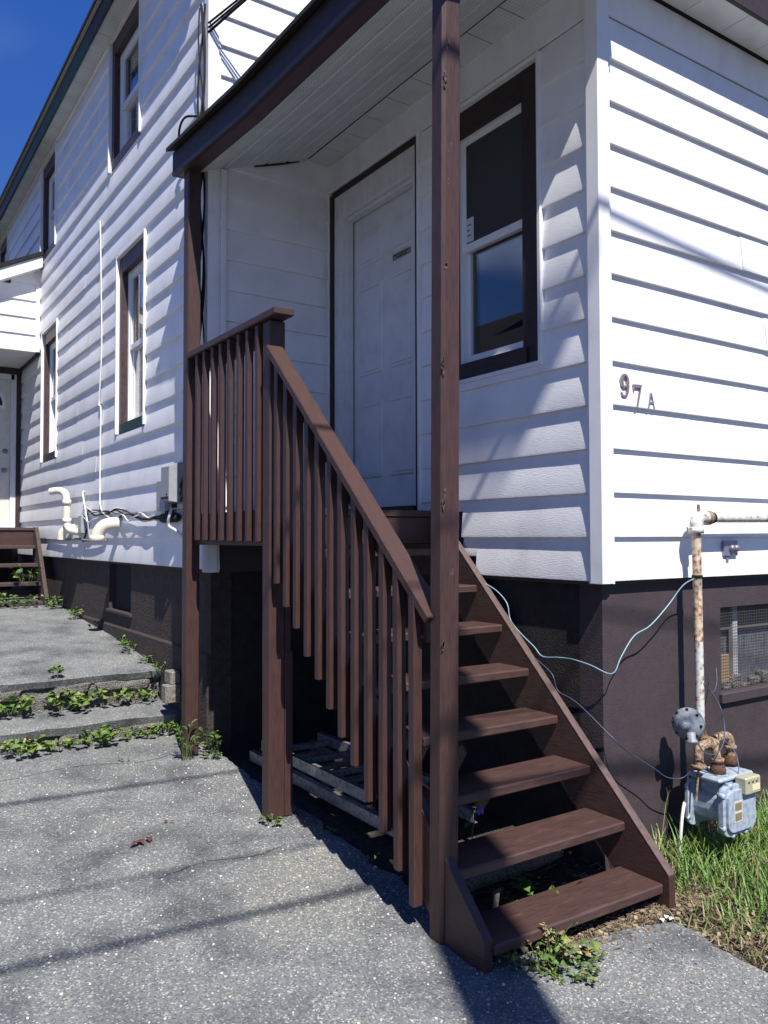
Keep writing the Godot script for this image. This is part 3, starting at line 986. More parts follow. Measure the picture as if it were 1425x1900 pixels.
func build_door(house: Node):
	# leaf set back in a white frame; a thin brown border next to the siding
	var xl := 0.09
	var leaf_ := part("door", cb(Vector3(xl, 0.395, -2.29), Vector3(xl + 0.04, 2.43, -1.46), 0.003), M.door, house)
	for c in [[-2.20, -1.92], [-1.83, -1.55]]:
		for r in [[0.60, 1.12], [1.30, 1.92], [2.05, 2.28]]:
			part("panel", cb(Vector3(xl - 0.010, r[0], c[0]), Vector3(xl + 0.01, r[1], c[1]), 0.0095), M.door, leaf_)
			for e in [[c[0] + 0.028, c[1] - 0.028, r[0] + 0.028, r[0] + 0.034], [c[0] + 0.028, c[1] - 0.028, r[1] - 0.034, r[1] - 0.028]]:
				part("moulding", cb(Vector3(xl - 0.016, e[2], e[0]), Vector3(xl - 0.009, e[3], e[1]), 0.001), M.doorframe, leaf_)
	var lab := part("notice_plate", cb(Vector3(xl - 0.004, 2.000, -1.80), Vector3(xl, 2.042, -1.60), 0.0), plain(lin(0.30, 0.27, 0.22), 0.6), leaf_)
	var pr := MB.new()
	rng.seed = 5
	for row in 2:
		var z := -1.79 + row * 0.03
		while z < -1.62 - row * 0.03:
			var w := rng.randf_range(0.008, 0.022)
			pr.box(Vector3(xl - 0.0052, 2.024 - row * 0.015, z), Vector3(xl - 0.0042, 2.032 - row * 0.015, z + w))
			z += w + 0.005
	part("print", pr.done(), M.black, lab)
	part("red_mark", rough_stone(Vector3(xl - 0.008, 1.085, -1.735), Vector3(xl + 0.001, 1.115, -1.725), 3, 0.4), plain(lin(0.4, 0.02, 0.02), 0.6), leaf_)
	part("strike_plate", cb(Vector3(0.055, 1.16, -2.326), Vector3(0.065, 1.22, -2.3225), 0.001), M.black, leaf_)
	var fr := MB.new()
	var xf := -0.004
	fr.cbox(Transform3D(Basis.IDENTITY, Vector3(0.07, 1.40, -2.345)), Vector3(0.148, 2.06, 0.10), 0.003)
	fr.cbox(Transform3D(Basis.IDENTITY, Vector3(0.07, 1.40, -1.432)), Vector3(0.148, 2.06, 0.05), 0.003)
	fr.cbox(Transform3D(Basis.IDENTITY, Vector3(0.07, 2.515, -1.901)), Vector3(0.148, 0.172, 0.986), 0.003)
	fr.box(Vector3(0.03, 0.395, -2.296), Vector3(0.075, 2.43, -2.272))
	fr.box(Vector3(0.03, 2.405, -2.272), Vector3(0.075, 2.428, -1.457))
	part("door_frame", fr.done(), M.doorframe, leaf_)
	var bt := MB.new()
	bt.cbox(Transform3D(Basis.IDENTITY, Vector3(-0.005, 1.47, -2.412)), Vector3(0.034, 2.30, 0.034), 0.002)
	bt.cbox(Transform3D(Basis.IDENTITY, Vector3(-0.005, 1.47, -1.389)), Vector3(0.034, 2.30, 0.036), 0.002)
	bt.cbox(Transform3D(Basis.IDENTITY, Vector3(-0.005, 2.617, -1.90)), Vector3(0.034, 0.034, 0.99), 0.002)
	part("border_board", bt.done(), M.dark_trim, leaf_)
	var ch := MB.new()
	ch.cbox(Transform3D(Basis.IDENTITY, Vector3(-0.012, 1.49, -1.360)), Vector3(0.05, 2.33, 0.020), 0.002)
	ch.cbox(Transform3D(Basis.IDENTITY, Vector3(-0.012, 2.645, -1.90)), Vector3(0.05, 0.020, 1.06), 0.002)
	part("channel_trim", ch.done(), M.trim, leaf_)
	part("threshold", cb(Vector3(-0.05, 0.352, -2.40), Vector3(0.13, 0.394, -1.40), 0.004), M.dark_trim, leaf_)


func build_porch_roof(house: Node):
	var sag := func(x: float, z: float) -> float:
		var s := 0.0
		var pts := [[-2.62, 0.0], [-1.5, -0.085], [-0.2, -0.115], [0.34, -0.125]]
		for i in 3:
			if z <= pts[i + 1][0] or i == 2:
				s = lerpf(pts[i][1], pts[i + 1][1], clampf(inverse_lerp(pts[i][0], pts[i + 1][0], z), 0, 1))
				break
		return s * clampf((-x - 0.18) / 0.9, 0.0, 1.1)
	var st := [-2.62, -2.46, -2.0, -1.5, -1.0, -0.5, 0.0, 0.31]
	var sweep := func(poly: Array, a: float, b: float) -> ArrayMesh:
		var m := MB.new()
		var zs := [a]
		for z in st:
			if z > a + 0.01 and z < b - 0.01:
				zs.append(z)
		zs.append(b)
		var n := poly.size()
		var p := func(i: int, z: float) -> Vector3:
			var q: Vector2 = poly[i % n]
			return Vector3(q.x, q.y + sag.call(q.x, z), z)
		for k in zs.size() - 1:
			for i in n:
				m.quad(p.call(i, zs[k]), p.call(i + 1, zs[k]), p.call(i + 1, zs[k + 1]), p.call(i, zs[k + 1]))
		var idx := Geometry2D.triangulate_polygon(PackedVector2Array(poly))
		for i in range(0, idx.size(), 3):
			m.tri(p.call(idx[i], b), p.call(idx[i + 1], b), p.call(idx[i + 2], b))
			m.tri(p.call(idx[i + 2], a), p.call(idx[i + 1], a), p.call(idx[i], a))
		return m.done()
	var roof := part("porch_roof", sweep.call([Vector2(-1.145, 2.725), Vector2(-0.2, 3.05), Vector2(0.0, 3.10), Vector2(0.0, 3.13), Vector2(-0.2, 3.08), Vector2(-1.145, 2.748)], -2.62, 0.33), M.shingle, house)
	# the overhanging corner end is narrower where the tall wall begins
	part("fascia", sweep.call([Vector2(-1.102, 2.570), Vector2(-1.075, 2.570), Vector2(-1.075, 2.728), Vector2(-1.102, 2.724)], -2.60, 0.31), M.dark_trim, roof)
	part("fascia_strip", sweep.call([Vector2(-1.109, 2.566), Vector2(-1.1035, 2.566), Vector2(-1.1035, 2.592), Vector2(-1.109, 2.592)], -2.60, 0.31), M.casing, roof)
	part("beam", sweep.call([Vector2(-1.0745, 2.572), Vector2(-0.985, 2.572), Vector2(-0.985, 2.66), Vector2(-1.0745, 2.66)], -2.59, 0.28), M.brown_z, roof)
	var lath := part("bare_edge_board", sweep.call([Vector2(-0.984, 2.588), Vector2(-0.955, 2.588), Vector2(-0.955, 2.61), Vector2(-0.984, 2.61)], -2.30, -1.20), M.plank, roof)
	lath.set_meta("label", "bare weathered board along the ceiling edge")
	# sloping ceiling of five long perforated panels, then a flat strip of short ones by the wall
	var y_at := func(x: float) -> float: return 2.845 + (x + 0.20) * 0.335
	var n := 5
	for i in n:
		var x0 := lerpf(-0.982, -0.20, float(i) / n)
		var x1 := lerpf(-0.982, -0.20, float(i + 1) / n) - 0.004
		var xm := (x0 + x1) / 2
		part("soffit_panel", sweep.call([Vector2(x0, y_at.call(x0) + 0.002), Vector2(x0 + 0.012, y_at.call(x0 + 0.012) - 0.006), Vector2(xm - 0.004, y_at.call(xm - 0.004) - 0.006), Vector2(xm, y_at.call(xm) - 0.004), Vector2(xm + 0.004, y_at.call(xm + 0.004) - 0.006), Vector2(x1 - 0.012, y_at.call(x1 - 0.012) - 0.006), Vector2(x1, y_at.call(x1) + 0.002), Vector2(x1, y_at.call(x1) + 0.02), Vector2(x0, y_at.call(x0) + 0.02)], -2.455, 0.29), M.soffit, roof)
	part("ceiling_deck", sweep.call([Vector2(-1.07, 2.59), Vector2(-0.2, 2.875), Vector2(0.0, 2.88), Vector2(0.0, 2.90), Vector2(-0.2, 2.90), Vector2(-1.07, 2.61)], -2.59, 0.30), M.core, roof)
	for i in 11:
		var z := -2.45 + i * 0.25
		part("soffit_panel", cb(Vector3(-0.197, 2.842, z), Vector3(-0.004, 2.858, minf(z + 0.243, 0.29)), 0.003), M.soffit, roof)
	part("ceiling_gap", sweep.call([Vector2(-0.60, y_at.call(-0.60) - 0.012), Vector2(-0.42, y_at.call(-0.42) - 0.016), Vector2(-0.24, y_at.call(-0.24) - 0.005), Vector2(-0.24, y_at.call(-0.24) + 0.01), Vector2(-0.60, y_at.call(-0.60) + 0.004)], -2.456, -2.425), M.black, roof)
	part("ceiling_gap", cb(Vector3(-0.2045, 2.838, -2.40), Vector3(-0.1985, 2.850, 0.28), 0.001), M.black, roof)
	# the hole in the ceiling
	part("ceiling_hole", rough_stone(Vector3(-0.90, 2.560, -1.42), Vector3(-0.86, 2.566, -1.26), 9, 0.5), M.black, roof)
	# end and front boards
	for e in [[-2.618, -2.60], [0.31, 0.33]]:
		part("rake_board", sweep.call([Vector2(-1.10, 2.572), Vector2(-0.985, 2.576), Vector2(-0.2 if e[0] > 0 else -0.88, 2.845 if e[0] > 0 else 2.615), Vector2(0.0 if e[0] > 0 else -0.87, 2.85 if e[0] > 0 else 2.62), Vector2(0.0 if e[0] > 0 else -0.87, 3.09 if e[0] > 0 else 2.81), Vector2(-1.10, 2.722)], e[0], e[1]), M.dark_trim, roof)
	# addition roof over the front wall
	var r := MB.new()
	r.prism([Vector2(0.24, 3.0), Vector2(-2.5, 3.25), Vector2(-2.5, 3.29), Vector2(0.25, 3.04)], func(p, t): return Vector3(t, p.y, p.x), 0.0, 4.4)
	var ar := part("roof", r.done(), M.shingle, house)
	part("fascia", cb(Vector3(0.0, 2.838, 0.205), Vector3(4.4, 2.998, 0.228), 0.003), M.dark_trim, ar)
	part("soffit", bx(Vector3(0.0, 2.862, 0.0), Vector3(4.4, 2.89, 0.205)), M.soffit_plain, ar)
	for i in 14:
		part("soffit_panel", cb(Vector3(0.002 + i * 0.305, 2.846, 0.026), Vector3(0.303 + i * 0.305, 2.860, 0.204), 0.002), M.soffit_plain, ar)
	part("gap_board", cb(Vector3(0.0, 2.841, 0.014), Vector3(4.4, 2.852, 0.024), 0.002), M.black, ar)


func build_rear_porch(house: Node):
	var zf := -7.80
	var zb := -8.92
	var LX := Vector3(1, 0, 0)
	var bm := MB.new()
	bm.prism([Vector2(-2.4, 2.44), Vector2(-0.93, 2.44), Vector2(-0.93, 3.40), Vector2(-2.4, 2.66)], func(p, t): return Vector3(p.x, p.y, t), zb, zf - 0.002)
	var box := part("rear_entry", bm.done(), M.core, house)
	siding(box, Vector3(0, -0.02, zf), LX, Vector3(0, 0, 1), -2.4, -0.96, 12, 3.40, [[-2.5, -2.0, 2.84, 9.0], [-2.5, -1.62, 3.03, 9.0], [-2.5, -1.24, 3.22, 9.0]], M.siding_x, [])
	part("corner_trim", cb(Vector3(-0.965, 2.42, zf - 0.01), Vector3(-0.905, 3.42, zf + 0.024), 0.002), M.trim, box)
	part("soffit_panel", cb(Vector3(-2.4, 2.42, zb), Vector3(-0.925, 2.438, zf + 0.02), 0.002), M.soffit_plain, box)
	# its roof falls to the left
	var rf := MB.new()
	rf.prism([Vector2(-2.6, 2.70), Vector2(-0.90, 3.56), Vector2(-0.90, 3.61), Vector2(-2.6, 2.75)], func(p, t): return Vector3(p.x, p.y, t), -9.2, -7.62)
	part("roof", rf.done(), M.shingle, box)
	var rk := MB.new()
	rk.prism([Vector2(-2.55, 2.58), Vector2(-0.92, 3.41), Vector2(-0.92, 3.545), Vector2(-2.55, 2.72)], func(p, t): return Vector3(p.x, p.y, t), -7.80, -7.64)
	part("rake_soffit", rk.done(), M.trim, box)
	# the door wall
	var dw := part("rear_door_wall", bx(Vector3(-2.5, -0.4, zb - 0.14), Vector3(-0.93, 2.42, zb - 0.05)), M.core, house)
	part("header_board", cb(Vector3(-2.5, 2.335, zb - 0.06), Vector3(-0.905, 2.42, zb + 0.02), 0.003), M.dark_trim, dw)
	part("side_board", cb(Vector3(-0.975, 0.33, zb - 0.06), Vector3(-0.925, 2.335, zb + 0.018), 0.003), M.dark_trim, dw)
	part("ceiling_trim", cb(Vector3(-0.945, 2.385, zb), Vector3(-0.922, 2.419, zf), 0.002), M.dark_trim, dw)
	var d := part("door", cb(Vector3(-1.76, 0.37, zb - 0.045), Vector3(-1.045, 2.26, zb - 0.01), 0.003), over(mat(lin(0.62, 0.62, 0.56), 0.5), T.dirt, Vector3(2, 2, 2)), house)
	var fr := MB.new()
	fr.cbox(Transform3D(Basis.IDENTITY, Vector3(-1.01, 1.35, zb - 0.02)), Vector3(0.068, 1.97, 0.06), 0.003)
	fr.cbox(Transform3D(Basis.IDENTITY, Vector3(-1.5, 2.298, zb - 0.02)), Vector3(1.0, 0.072, 0.06), 0.003)
	part("door_frame", fr.done(), M.doorframe, d)
	# half-round light with muntins
	var fan := MB.new()
	var gl := MB.new()
	var c := Vector3(-1.40, 1.92, zb - 0.006)
	for i in 16:
		var a0 := PI * i / 16.0
		var a1 := PI * (i + 1) / 16.0
		var d0 := Vector3(cos(a0), sin(a0), 0)
		var d1 := Vector3(cos(a1), sin(a1), 0)
		fan.hexa([c + d0 * 0.26, c + d0 * 0.30, c + d1 * 0.30, c + d1 * 0.26].map(func(v): return v - Vector3(0, 0, 0.004)) + [c + d0 * 0.26, c + d0 * 0.30, c + d1 * 0.30, c + d1 * 0.26].map(func(v): return v + Vector3(0, 0, 0.014)))
		gl.tri(c, c + d0 * 0.26, c + d1 * 0.26)
	fan.box(c + Vector3(-0.30, -0.04, -0.004), c + Vector3(0.30, 0.0, 0.014))
	for a in [PI / 4, PI / 2, 3 * PI / 4]:
		var u := Vector3(cos(a), sin(a), 0)
		var v := Vector3(-sin(a), cos(a), 0) * 0.01
		fan.quad(c + v + Vector3(0, 0, 0.008), c - v + Vector3(0, 0, 0.008), c - v + u * 0.26 + Vector3(0, 0, 0.008), c + v + u * 0.26 + Vector3(0, 0, 0.008))
	part("fan_light_frame", fan.done(), M.vinyl, d)
	part("pane", gl.done(), plain(lin(0.03, 0.03, 0.035), 0.05), d)
	part("lock", disc(Vector3(-1.105, 1.33, zb - 0.01), Vector3(0, 0, 1), [[0, 0.032], [0.012, 0.032], [0.018, 0.026], [0.018, 0.012], [0.026, 0.01], [0.026, 0.0]], 16), M.steel, d)
	part("knob", disc(Vector3(-1.115, 1.08, zb - 0.01), Vector3(0, 0, 1), [[0, 0.03], [0.008, 0.03], [0.012, 0.014], [0.03, 0.014], [0.04, 0.028], [0.055, 0.03], [0.066, 0.02], [0.07, 0.0]], 16), M.steel, d)
	part("threshold", cb(Vector3(-2.0, 0.33, zb - 0.05), Vector3(-0.98, 0.372, zb + 0.03), 0.003), M.vinyl, d)


func stringer(x0: float, x1: float, lift: float, tip := 0.388) -> ArrayMesh:
	var m := MB.new()
	var top := func(z: float) -> float: return -1.202 - (z - 0.364) * 0.985 + lift
	var poly := [Vector2(-1.20, top.call(-1.20) - 0.33), Vector2(-1.20, top.call(-1.20)), Vector2(tip, top.call(tip)), Vector2(tip, -1.345), Vector2(tip - 0.188, -1.335)]
	var yz := func(p, t): return Vector3(t, p.y, p.x)
	m.prism(poly, yz, x0, x1)
	return m.done()


func build_porch():
	var porch := thing("porch_staircase", "brown painted wooden porch stairs with open treads, slatted railing and roof posts", "staircase", Vector3(-0.53, -1.3, -0.4))
	# posts that carry the porch roof
	var post := func(a: Vector3, b: Vector3) -> MeshInstance3D: return part("post", cb(a, b, 0.007), M.brown_y, porch)
	post.call(Vector3(-1.068, -1.19, -2.495), Vector3(-0.982, 2.575, -2.408))
	var big: MeshInstance3D = part("post", MeshInstance3D.new().mesh, M.brown_y, porch)
	var pm := MB.new()
	pm.cbox(Transform3D(Basis(Vector3.RIGHT, 0.012), Vector3(-0.991, 0.57, 0.112)), Vector3(0.088, 3.82, 0.082), 0.012)
	big.mesh = pm.done()
	rng.seed = 61
	for q in [[-1.030, 1.93], [-1.026, 1.90], [-1.012, 1.52], [-1.016, 1.22], [-1.028, 0.86], [-1.031, 0.83], [-1.022, 0.36], [-1.030, 0.33], [-0.99, 0.08], [-1.005, 1.66], [-1.028, -0.2], [-1.014, 2.06]]:
		var fm := MB.new()
		var c := Vector3(q[0], q[1], 0.1535 + 0.012 * (0.57 - q[1]) * -1.0)
		for k in 3:
			var a := Vector3(rng.randf_range(-0.006, 0.006), rng.randf_range(-0.018, 0.018), 0.0)
			var w := rng.randf_range(0.003, 0.008)
			var h := rng.randf_range(0.006, 0.02)
			fm.quad(c + a + Vector3(-w, 0, 0.0008), c + a + Vector3(0, -h, 0.0008), c + a + Vector3(w, 0.2 * h, 0.0008), c + a + Vector3(0.2 * w, h, 0.0008))
		part("chipped_paint", fm.done(), M.worn, big)
	part("newel_post", cb(Vector3(-1.062, -1.23, -1.330), Vector3(-0.972, 1.325, -1.245), 0.006), M.brown_y, porch)
	part("newel_block", cb(Vector3(-0.970, -0.62, -1.325), Vector3(-0.935, 0.1, -1.25), 0.004), M.brown_y, porch)
	part("newel_block", cb(Vector3(-0.971, -1.22, -1.328), Vector3(-0.925, -0.38, -1.246), 0.004), M.brown_y, porch)
	# landing
	for i in 9:
		var z := -2.44 + i * 0.1415
		part("deck_board", cb(Vector3(-0.985, 0.318, z), Vector3(-0.035, 0.355, z + 0.1375), 0.003), M.tread, porch)
	part("landing_face", cb(Vector3(-0.98, 0.165, -1.215), Vector3(-0.035, 0.316, -1.178), 0.004), M.brown_x, porch)
	part("rim_joist", cb(Vector3(-1.012, 0.16, -2.41), Vector3(-0.982, 0.335, -1.335), 0.003), M.brown_z, porch)
	part("joist", cb(Vector3(-0.55, 0.16, -2.43), Vector3(-0.51, 0.316, -1.22), 0.003), M.brown_z, porch)
	part("ledger", cb(Vector3(-0.98, 0.16, -2.452), Vector3(-0.035, 0.316, -2.42), 0.003), M.brown_x, porch)
	# stringers and treads
	part("stringer", stringer(-1.020, -0.982, 0.0, 0.352), M.brown_z, porch)
	var rs := part("stringer", stringer(-0.066, -0.028, 0.045), M.brown_z, porch)
	var cap := MB.new()
	var tp := func(z: float) -> float: return -1.202 - (z - 0.364) * 0.985 + 0.047
	cap.hexa([Vector3(-0.067, tp.call(0.386), 0.386), Vector3(-0.027, tp.call(0.386), 0.386), Vector3(-0.027, tp.call(-1.2), -1.2), Vector3(-0.067, tp.call(-1.2), -1.2)] + [Vector3(-0.067, tp.call(0.386) + 0.003, 0.388), Vector3(-0.027, tp.call(0.386) + 0.003, 0.388), Vector3(-0.027, tp.call(-1.2) + 0.003, -1.2), Vector3(-0.067, tp.call(-1.2) + 0.003, -1.2)])
	var ce := part("worn_edge", cap.done(), M.worn, rs)
	ce.set_meta("label", "worn paint along the stringer's upper edge")
	var tm := MB.new()
	tm.cbox(Transform3D.IDENTITY, Vector3(0.912, 0.040, 0.226), 0.006)
	var tread := tm.done()
	for i in range(1, 9):
		var y := 0.335 - i * 0.1932
		var zf := -1.17 + i * 0.1918
		piece("tread", tread, M.tread, porch, Vector3(-0.524 + 0.002 * sin(i * 2.3), y - 0.02, zf - 0.113), Basis(Vector3.FORWARD, 0.006 * sin(i * 1.7)))
	# balusters on the outer face, the lower ends following the stairs
	var rail_y := func(z: float) -> float: return 1.19 - (z + 1.235) * 0.968
	for i in 12:
		var z := -1.178 + i * 0.1058
		var lo := -0.028 - i * 0.1062 + 0.008 * sin(i * 3.7)
		var hi: float = rail_y.call(z) - 0.03
		var m := MB.new()
		m.cbox(Transform3D(Basis.IDENTITY, Vector3(0, (hi - lo) / 2, 0)), Vector3(0.040, hi - lo, 0.038), 0.003)
		piece("baluster", m.done(), M.brown_y, porch, Vector3(-1.043, lo, z + 0.003 * sin(i * 5.1)), Basis(Vector3.RIGHT, 0.004 * sin(i * 2.9)))
	var bm := MB.new()
	bm.cbox(Transform3D(Basis.IDENTITY, Vector3(0, 0.57, 0)), Vector3(0.034, 1.14, 0.034), 0.003)
	var bal := bm.done()
	for i in 8:
		var z := -2.250 + i * 0.1240
		piece("baluster", bal, M.brown_y, porch, Vector3(-1.056, 0.188 - 0.001 * i, z), Basis(Vector3.RIGHT, 0.004 * sin(i * 4.1)))
	# rails
	part("sub_rail", cb(Vector3(-1.012, 1.24, -2.41), Vector3(-0.975, 1.329, -1.332), 0.003), M.brown_z, porch)
	part("cap_rail", cb(Vector3(-1.085, 1.330, -2.40), Vector3(-0.972, 1.368, -1.145), 0.005), M.brown_z, porch)
	var hr := MB.new()
	var z0 := -1.245
	var z1 := 0.080
	var len_ := sqrt(pow(z1 - z0, 2) * (1 + 0.968 * 0.968))
	var tilt := atan(0.968)
	hr.cbox(Transform3D(Basis(UP, 0.020) * Basis(Vector3.RIGHT, tilt), Vector3(-1.028, (rail_y.call(z0) + rail_y.call(z1)) / 2 - 0.024, (z0 + z1) / 2)), Vector3(0.092, 0.038, len_), 0.005)
	part("handrail", hr.done(), M.brown_z, porch)
	var br := MB.new()
	br.cbox(Transform3D(Basis(Vector3.RIGHT, tilt), Vector3(-1.003, (rail_y.call(z0) + rail_y.call(z1)) / 2 - 0.024 - 0.085, (z0 + z1) / 2)), Vector3(0.034, 0.085, len_ - 0.06), 0.004)
	part("sub_rail", br.done(), M.brown_z, porch)


func build_rear_steps():
	var s := thing("rear_steps", "weathered brown wooden steps at the far door, weeds growing through", "steps", Vector3(-1.5, -0.5, -7.6))
	var mt := over(mat(lin(0.075, 0.05, 0.047), 0.85, T.grain, Vector3(1, 8, 8), true, T.grain_h, 0.2), T.soft, Vector3(3, 3, 3))
	part("landing", cb(Vector3(-2.4, 0.29, -8.86), Vector3(-0.985, 0.325, -7.40), 0.004), mt, s)
	part("landing_face", cb(Vector3(-2.4, 0.12, -7.45), Vector3(-1.03, 0.288, -7.415), 0.003), M.brown_x, s)
	for i in 4:
		var y := 0.125 - i * 0.200
		var z := -7.26 + i * 0.148
		part("tread", cb(Vector3(-2.4, y - 0.04, z - 0.2), Vector3(-1.035, y, z), 0.005), mt, s)
	var m := MB.new()
	m.prism([Vector2(-7.46, 0.0), Vector2(-7.46, 0.33), Vector2(-7.36, 0.33), Vector2(-6.76, -0.46), Vector2(-6.76, -0.56), Vector2(-6.95, -0.56)], func(p, t): return Vector3(t, p.y, p.x), -1.03, -0.99)
	part("stringer", m.done(), mt, s)
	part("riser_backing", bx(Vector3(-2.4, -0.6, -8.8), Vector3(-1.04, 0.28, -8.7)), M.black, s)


func build_fixtures():
	# house numbers
	var tilt := Basis(Vector3.BACK, 0.0)
	var nums := [["9", "metal numeral 9 beside the house corner", Vector3(0.142, 0.906, 0.021), 0.150, "Droid Serif", 700, M.metal, -0.03], ["7", "metal numeral 7 between the 9 and the letter A", Vector3(0.233, 0.866, 0.021), 0.150, "Droid Serif", 700, M.metal, 0.05], ["A", "small thin metal letter A right of the numerals", Vector3(0.330, 0.852, 0.021), 0.105, "Droid Sans", 400, M.steel, 0.0]]
	for q in nums:
		var tm := text_mesh(q[0], q[3], 0.010, q[4], q[5])
		var o := solo("house_number" if q[0] != "A" else "house_letter", tm, q[6], q[1], "house number", "house number 97A on the front wall")
		var box := tm.get_aabb()
		o.transform = Transform3D(Basis(Vector3.BACK, q[7]) * Basis.from_scale(Vector3(0.80, 1.0, 1.0)), q[2] - Vector3(box.get_center().x * 0.80, box.get_center().y, 0))
	# sticker inside the window
	var st := thing("window_sticker", "small white sticker with red print in the corner of the upper pane", "sticker", Vector3(0.03, 1.93, -0.955))
	part("paper", cb(Vector3(0.0380, 1.862, -0.996), Vector3(0.0388, 1.998, -0.93), 0.0), plain(lin(0.62, 0.62, 0.64), 0.6), st)
	var pr := MB.new()
	for i in 3:
		var y := 1.955 - i * 0.03
		pr.box(Vector3(0.0372, y, -0.984), Vector3(0.0379, y + 0.009, -0.95 - 0.01 * (i % 2)))
	part("print", pr.done(), plain(lin(0.22, 0.13, 0.14), 0.6), st)
	# two grey utility boxes on the side wall and the dark splice below them
	var b := thing("utility_box", "tall grey plastic utility box, nearer of two beside the porch post", "utility box", Vector3(-0.97, 0.45, -2.98), "utility boxes on the side wall")
	var m := MB.new()
	m.prism([Vector2(-0.915, 0.44), Vector2(-0.915, 0.72), Vector2(-0.955, 0.72), Vector2(-1.03, 0.69), Vector2(-1.03, 0.455)], func(p, t): return Vector3(p.x, p.y, t), -3.02, -2.86)
	part("body", m.done(), M.boxgrey, b)
	part("lid_seam", cb(Vector3(-1.033, 0.47, -3.015), Vector3(-1.029, 0.485, -2.865), 0.001), M.black, b)
	part("screw", disc(Vector3(-1.03, 0.50, -2.90), Vector3(-1, 0, 0), [[0, 0.008], [0.004, 0.006], [0.005, 0.0]], 8), M.black, b)
	part("gland", disc(Vector3(-0.97, 0.44, -2.92), Vector3.DOWN, [[0, 0.02], [0.03, 0.02], [0.03, 0.0]], 10), M.black, b)
	var b2 := thing("utility_box", "flat grey metal utility box, farther of two beside the porch post", "utility box", Vector3(-0.95, 0.40, -3.2), "utility boxes on the side wall")
	part("body", cb(Vector3(-0.975, 0.395, -3.26), Vector3(-0.91, 0.615, -3.06), 0.005), M.boxgrey, b2)
	part("lid", cb(Vector3(-0.986, 0.40, -3.255), Vector3(-0.976, 0.61, -3.065), 0.003), M.boxgrey, b2)
	var sp := thing("cable_splice", "black cable splice case under the grey utility boxes", "splice case", Vector3(-0.94, 0.33, -3.05))
	part("case", disc(Vector3(-0.945, 0.345, -3.25), Vector3(0, 0, 1), [[0, 0.0], [0.0, 0.02], [0.03, 0.034], [0.30, 0.034], [0.34, 0.02], [0.34, 0.0]], 12), M.black, sp)
	part("clip", cb(Vector3(-0.97, 0.36, -3.12), Vector3(-0.92, 0.40, -3.06), 0.004), M.black, sp)
	# plastic vent pipes
	var v := thing("vent_pipe", "tall cream plastic vent pipe with elbows standing off the wall", "vent pipe", Vector3(-0.95, 0.2, -5.8), "plastic vent pipes on the side wall")
	part("pipe", cable(curve([Vector3(-1.13, 0.668, -6.06), Vector3(-1.06, 0.675, -5.98), Vector3(-1.02, 0.63, -5.90), Vector3(-1.015, 0.5, -5.88), Vector3(-1.015, 0.36, -5.87), Vector3(-1.00, 0.285, -5.80), Vector3(-0.95, 0.265, -5.70), Vector3(-0.88, 0.262, -5.66)], 5), 0.036, 14), M.pvc, v)
	part("collar", disc(Vector3(-1.015, 0.53, -5.88), Vector3.UP, [[0, 0.036], [0.0, 0.042], [0.05, 0.042], [0.05, 0.036]], 16), M.pvc, v)
	part("collar", disc(Vector3(-1.015, 0.35, -5.868), Vector3.UP, [[0, 0.036], [0.0, 0.042], [0.05, 0.042], [0.05, 0.036]], 16), M.pvc, v)
	var v3 := thing("vent_pipe", "short cream plastic elbow peeking out behind the tall vent pipe", "vent pipe", Vector3(-0.95, 0.18, -6.1), "plastic vent pipes on the side wall")
	part("elbow", cable(curve([Vector3(-0.88, 0.30, -6.0), Vector3(-0.96, 0.30, -6.04), Vector3(-1.01, 0.26, -6.07), Vector3(-1.02, 0.19, -6.08)], 5), 0.042, 14), M.pvc, v3)
	var v2 := thing("vent_pipe", "wide cream plastic elbow pointing down, low on the side wall", "vent pipe", Vector3(-0.97, 0.18, -4.5), "plastic vent pipes on the side wall")
	part("elbow", cable(curve([Vector3(-0.88, 0.325, -4.42), Vector3(-0.96, 0.325, -4.44), Vector3(-1.03, 0.305, -4.46), Vector3(-1.07, 0.25, -4.48), Vector3(-1.08, 0.185, -4.49)], 5), 0.054, 16), M.pvc, v2)
	part("collar", disc(Vector3(-1.08, 0.17, -4.49), Vector3.UP, [[0, 0.045], [0.0, 0.063], [0.055, 0.063], [0.06, 0.054]], 18), M.pvc, v2)
	part("wall_flange", disc(Vector3(-0.895, 0.325, -4.42), Vector3(-1, 0, 0), [[0, 0.075], [0.012, 0.073], [0.014, 0.054]], 18), M.fitting, v2)
	var bk := thing("pipe_bracket", "small grey metal box bracket holding the tall vent pipe to the wall", "bracket", Vector3(-0.92, 0.25, -5.6))
	part("plate", cb(Vector3(-0.965, 0.25, -5.64), Vector3(-0.905, 0.42, -5.52), 0.004), M.boxgrey, bk)
	# wires along the wall
	rng.seed = 31
	for i in 4:
		var pts := []
		for z in [-5.45, -5.2, -4.95, -4.7, -4.45, -4.2, -3.95, -3.7, -3.45, -3.2]:
			var t: float = inverse_lerp(-5.45, -3.2, z)
			pts.append(Vector3(-0.928 - 0.012 * rng.randf(), lerpf(0.47, 0.345, t) - 0.022 * sin(t * 9.0) + rng.randf_range(-0.028, 0.028), z))
		var lab: String = ["black cable sagging along the wall between vent pipe and utility boxes, topmost of the bundle", "purple-grey cable twisted into the wall bundle beside the vent elbow", "thin white cable looping through the wall bundle near the boxes", "dark cable lowest in the wall bundle above the vent elbow"][i]
		solo("wall_cable", cable(curve(pts, 4), [0.007, 0.005, 0.0055, 0.006][i], 6), [M.black, plain(lin(0.25, 0.22, 0.27), 0.5), M.wire_white, M.black][i], lab, "cable", "cables along the side wall")
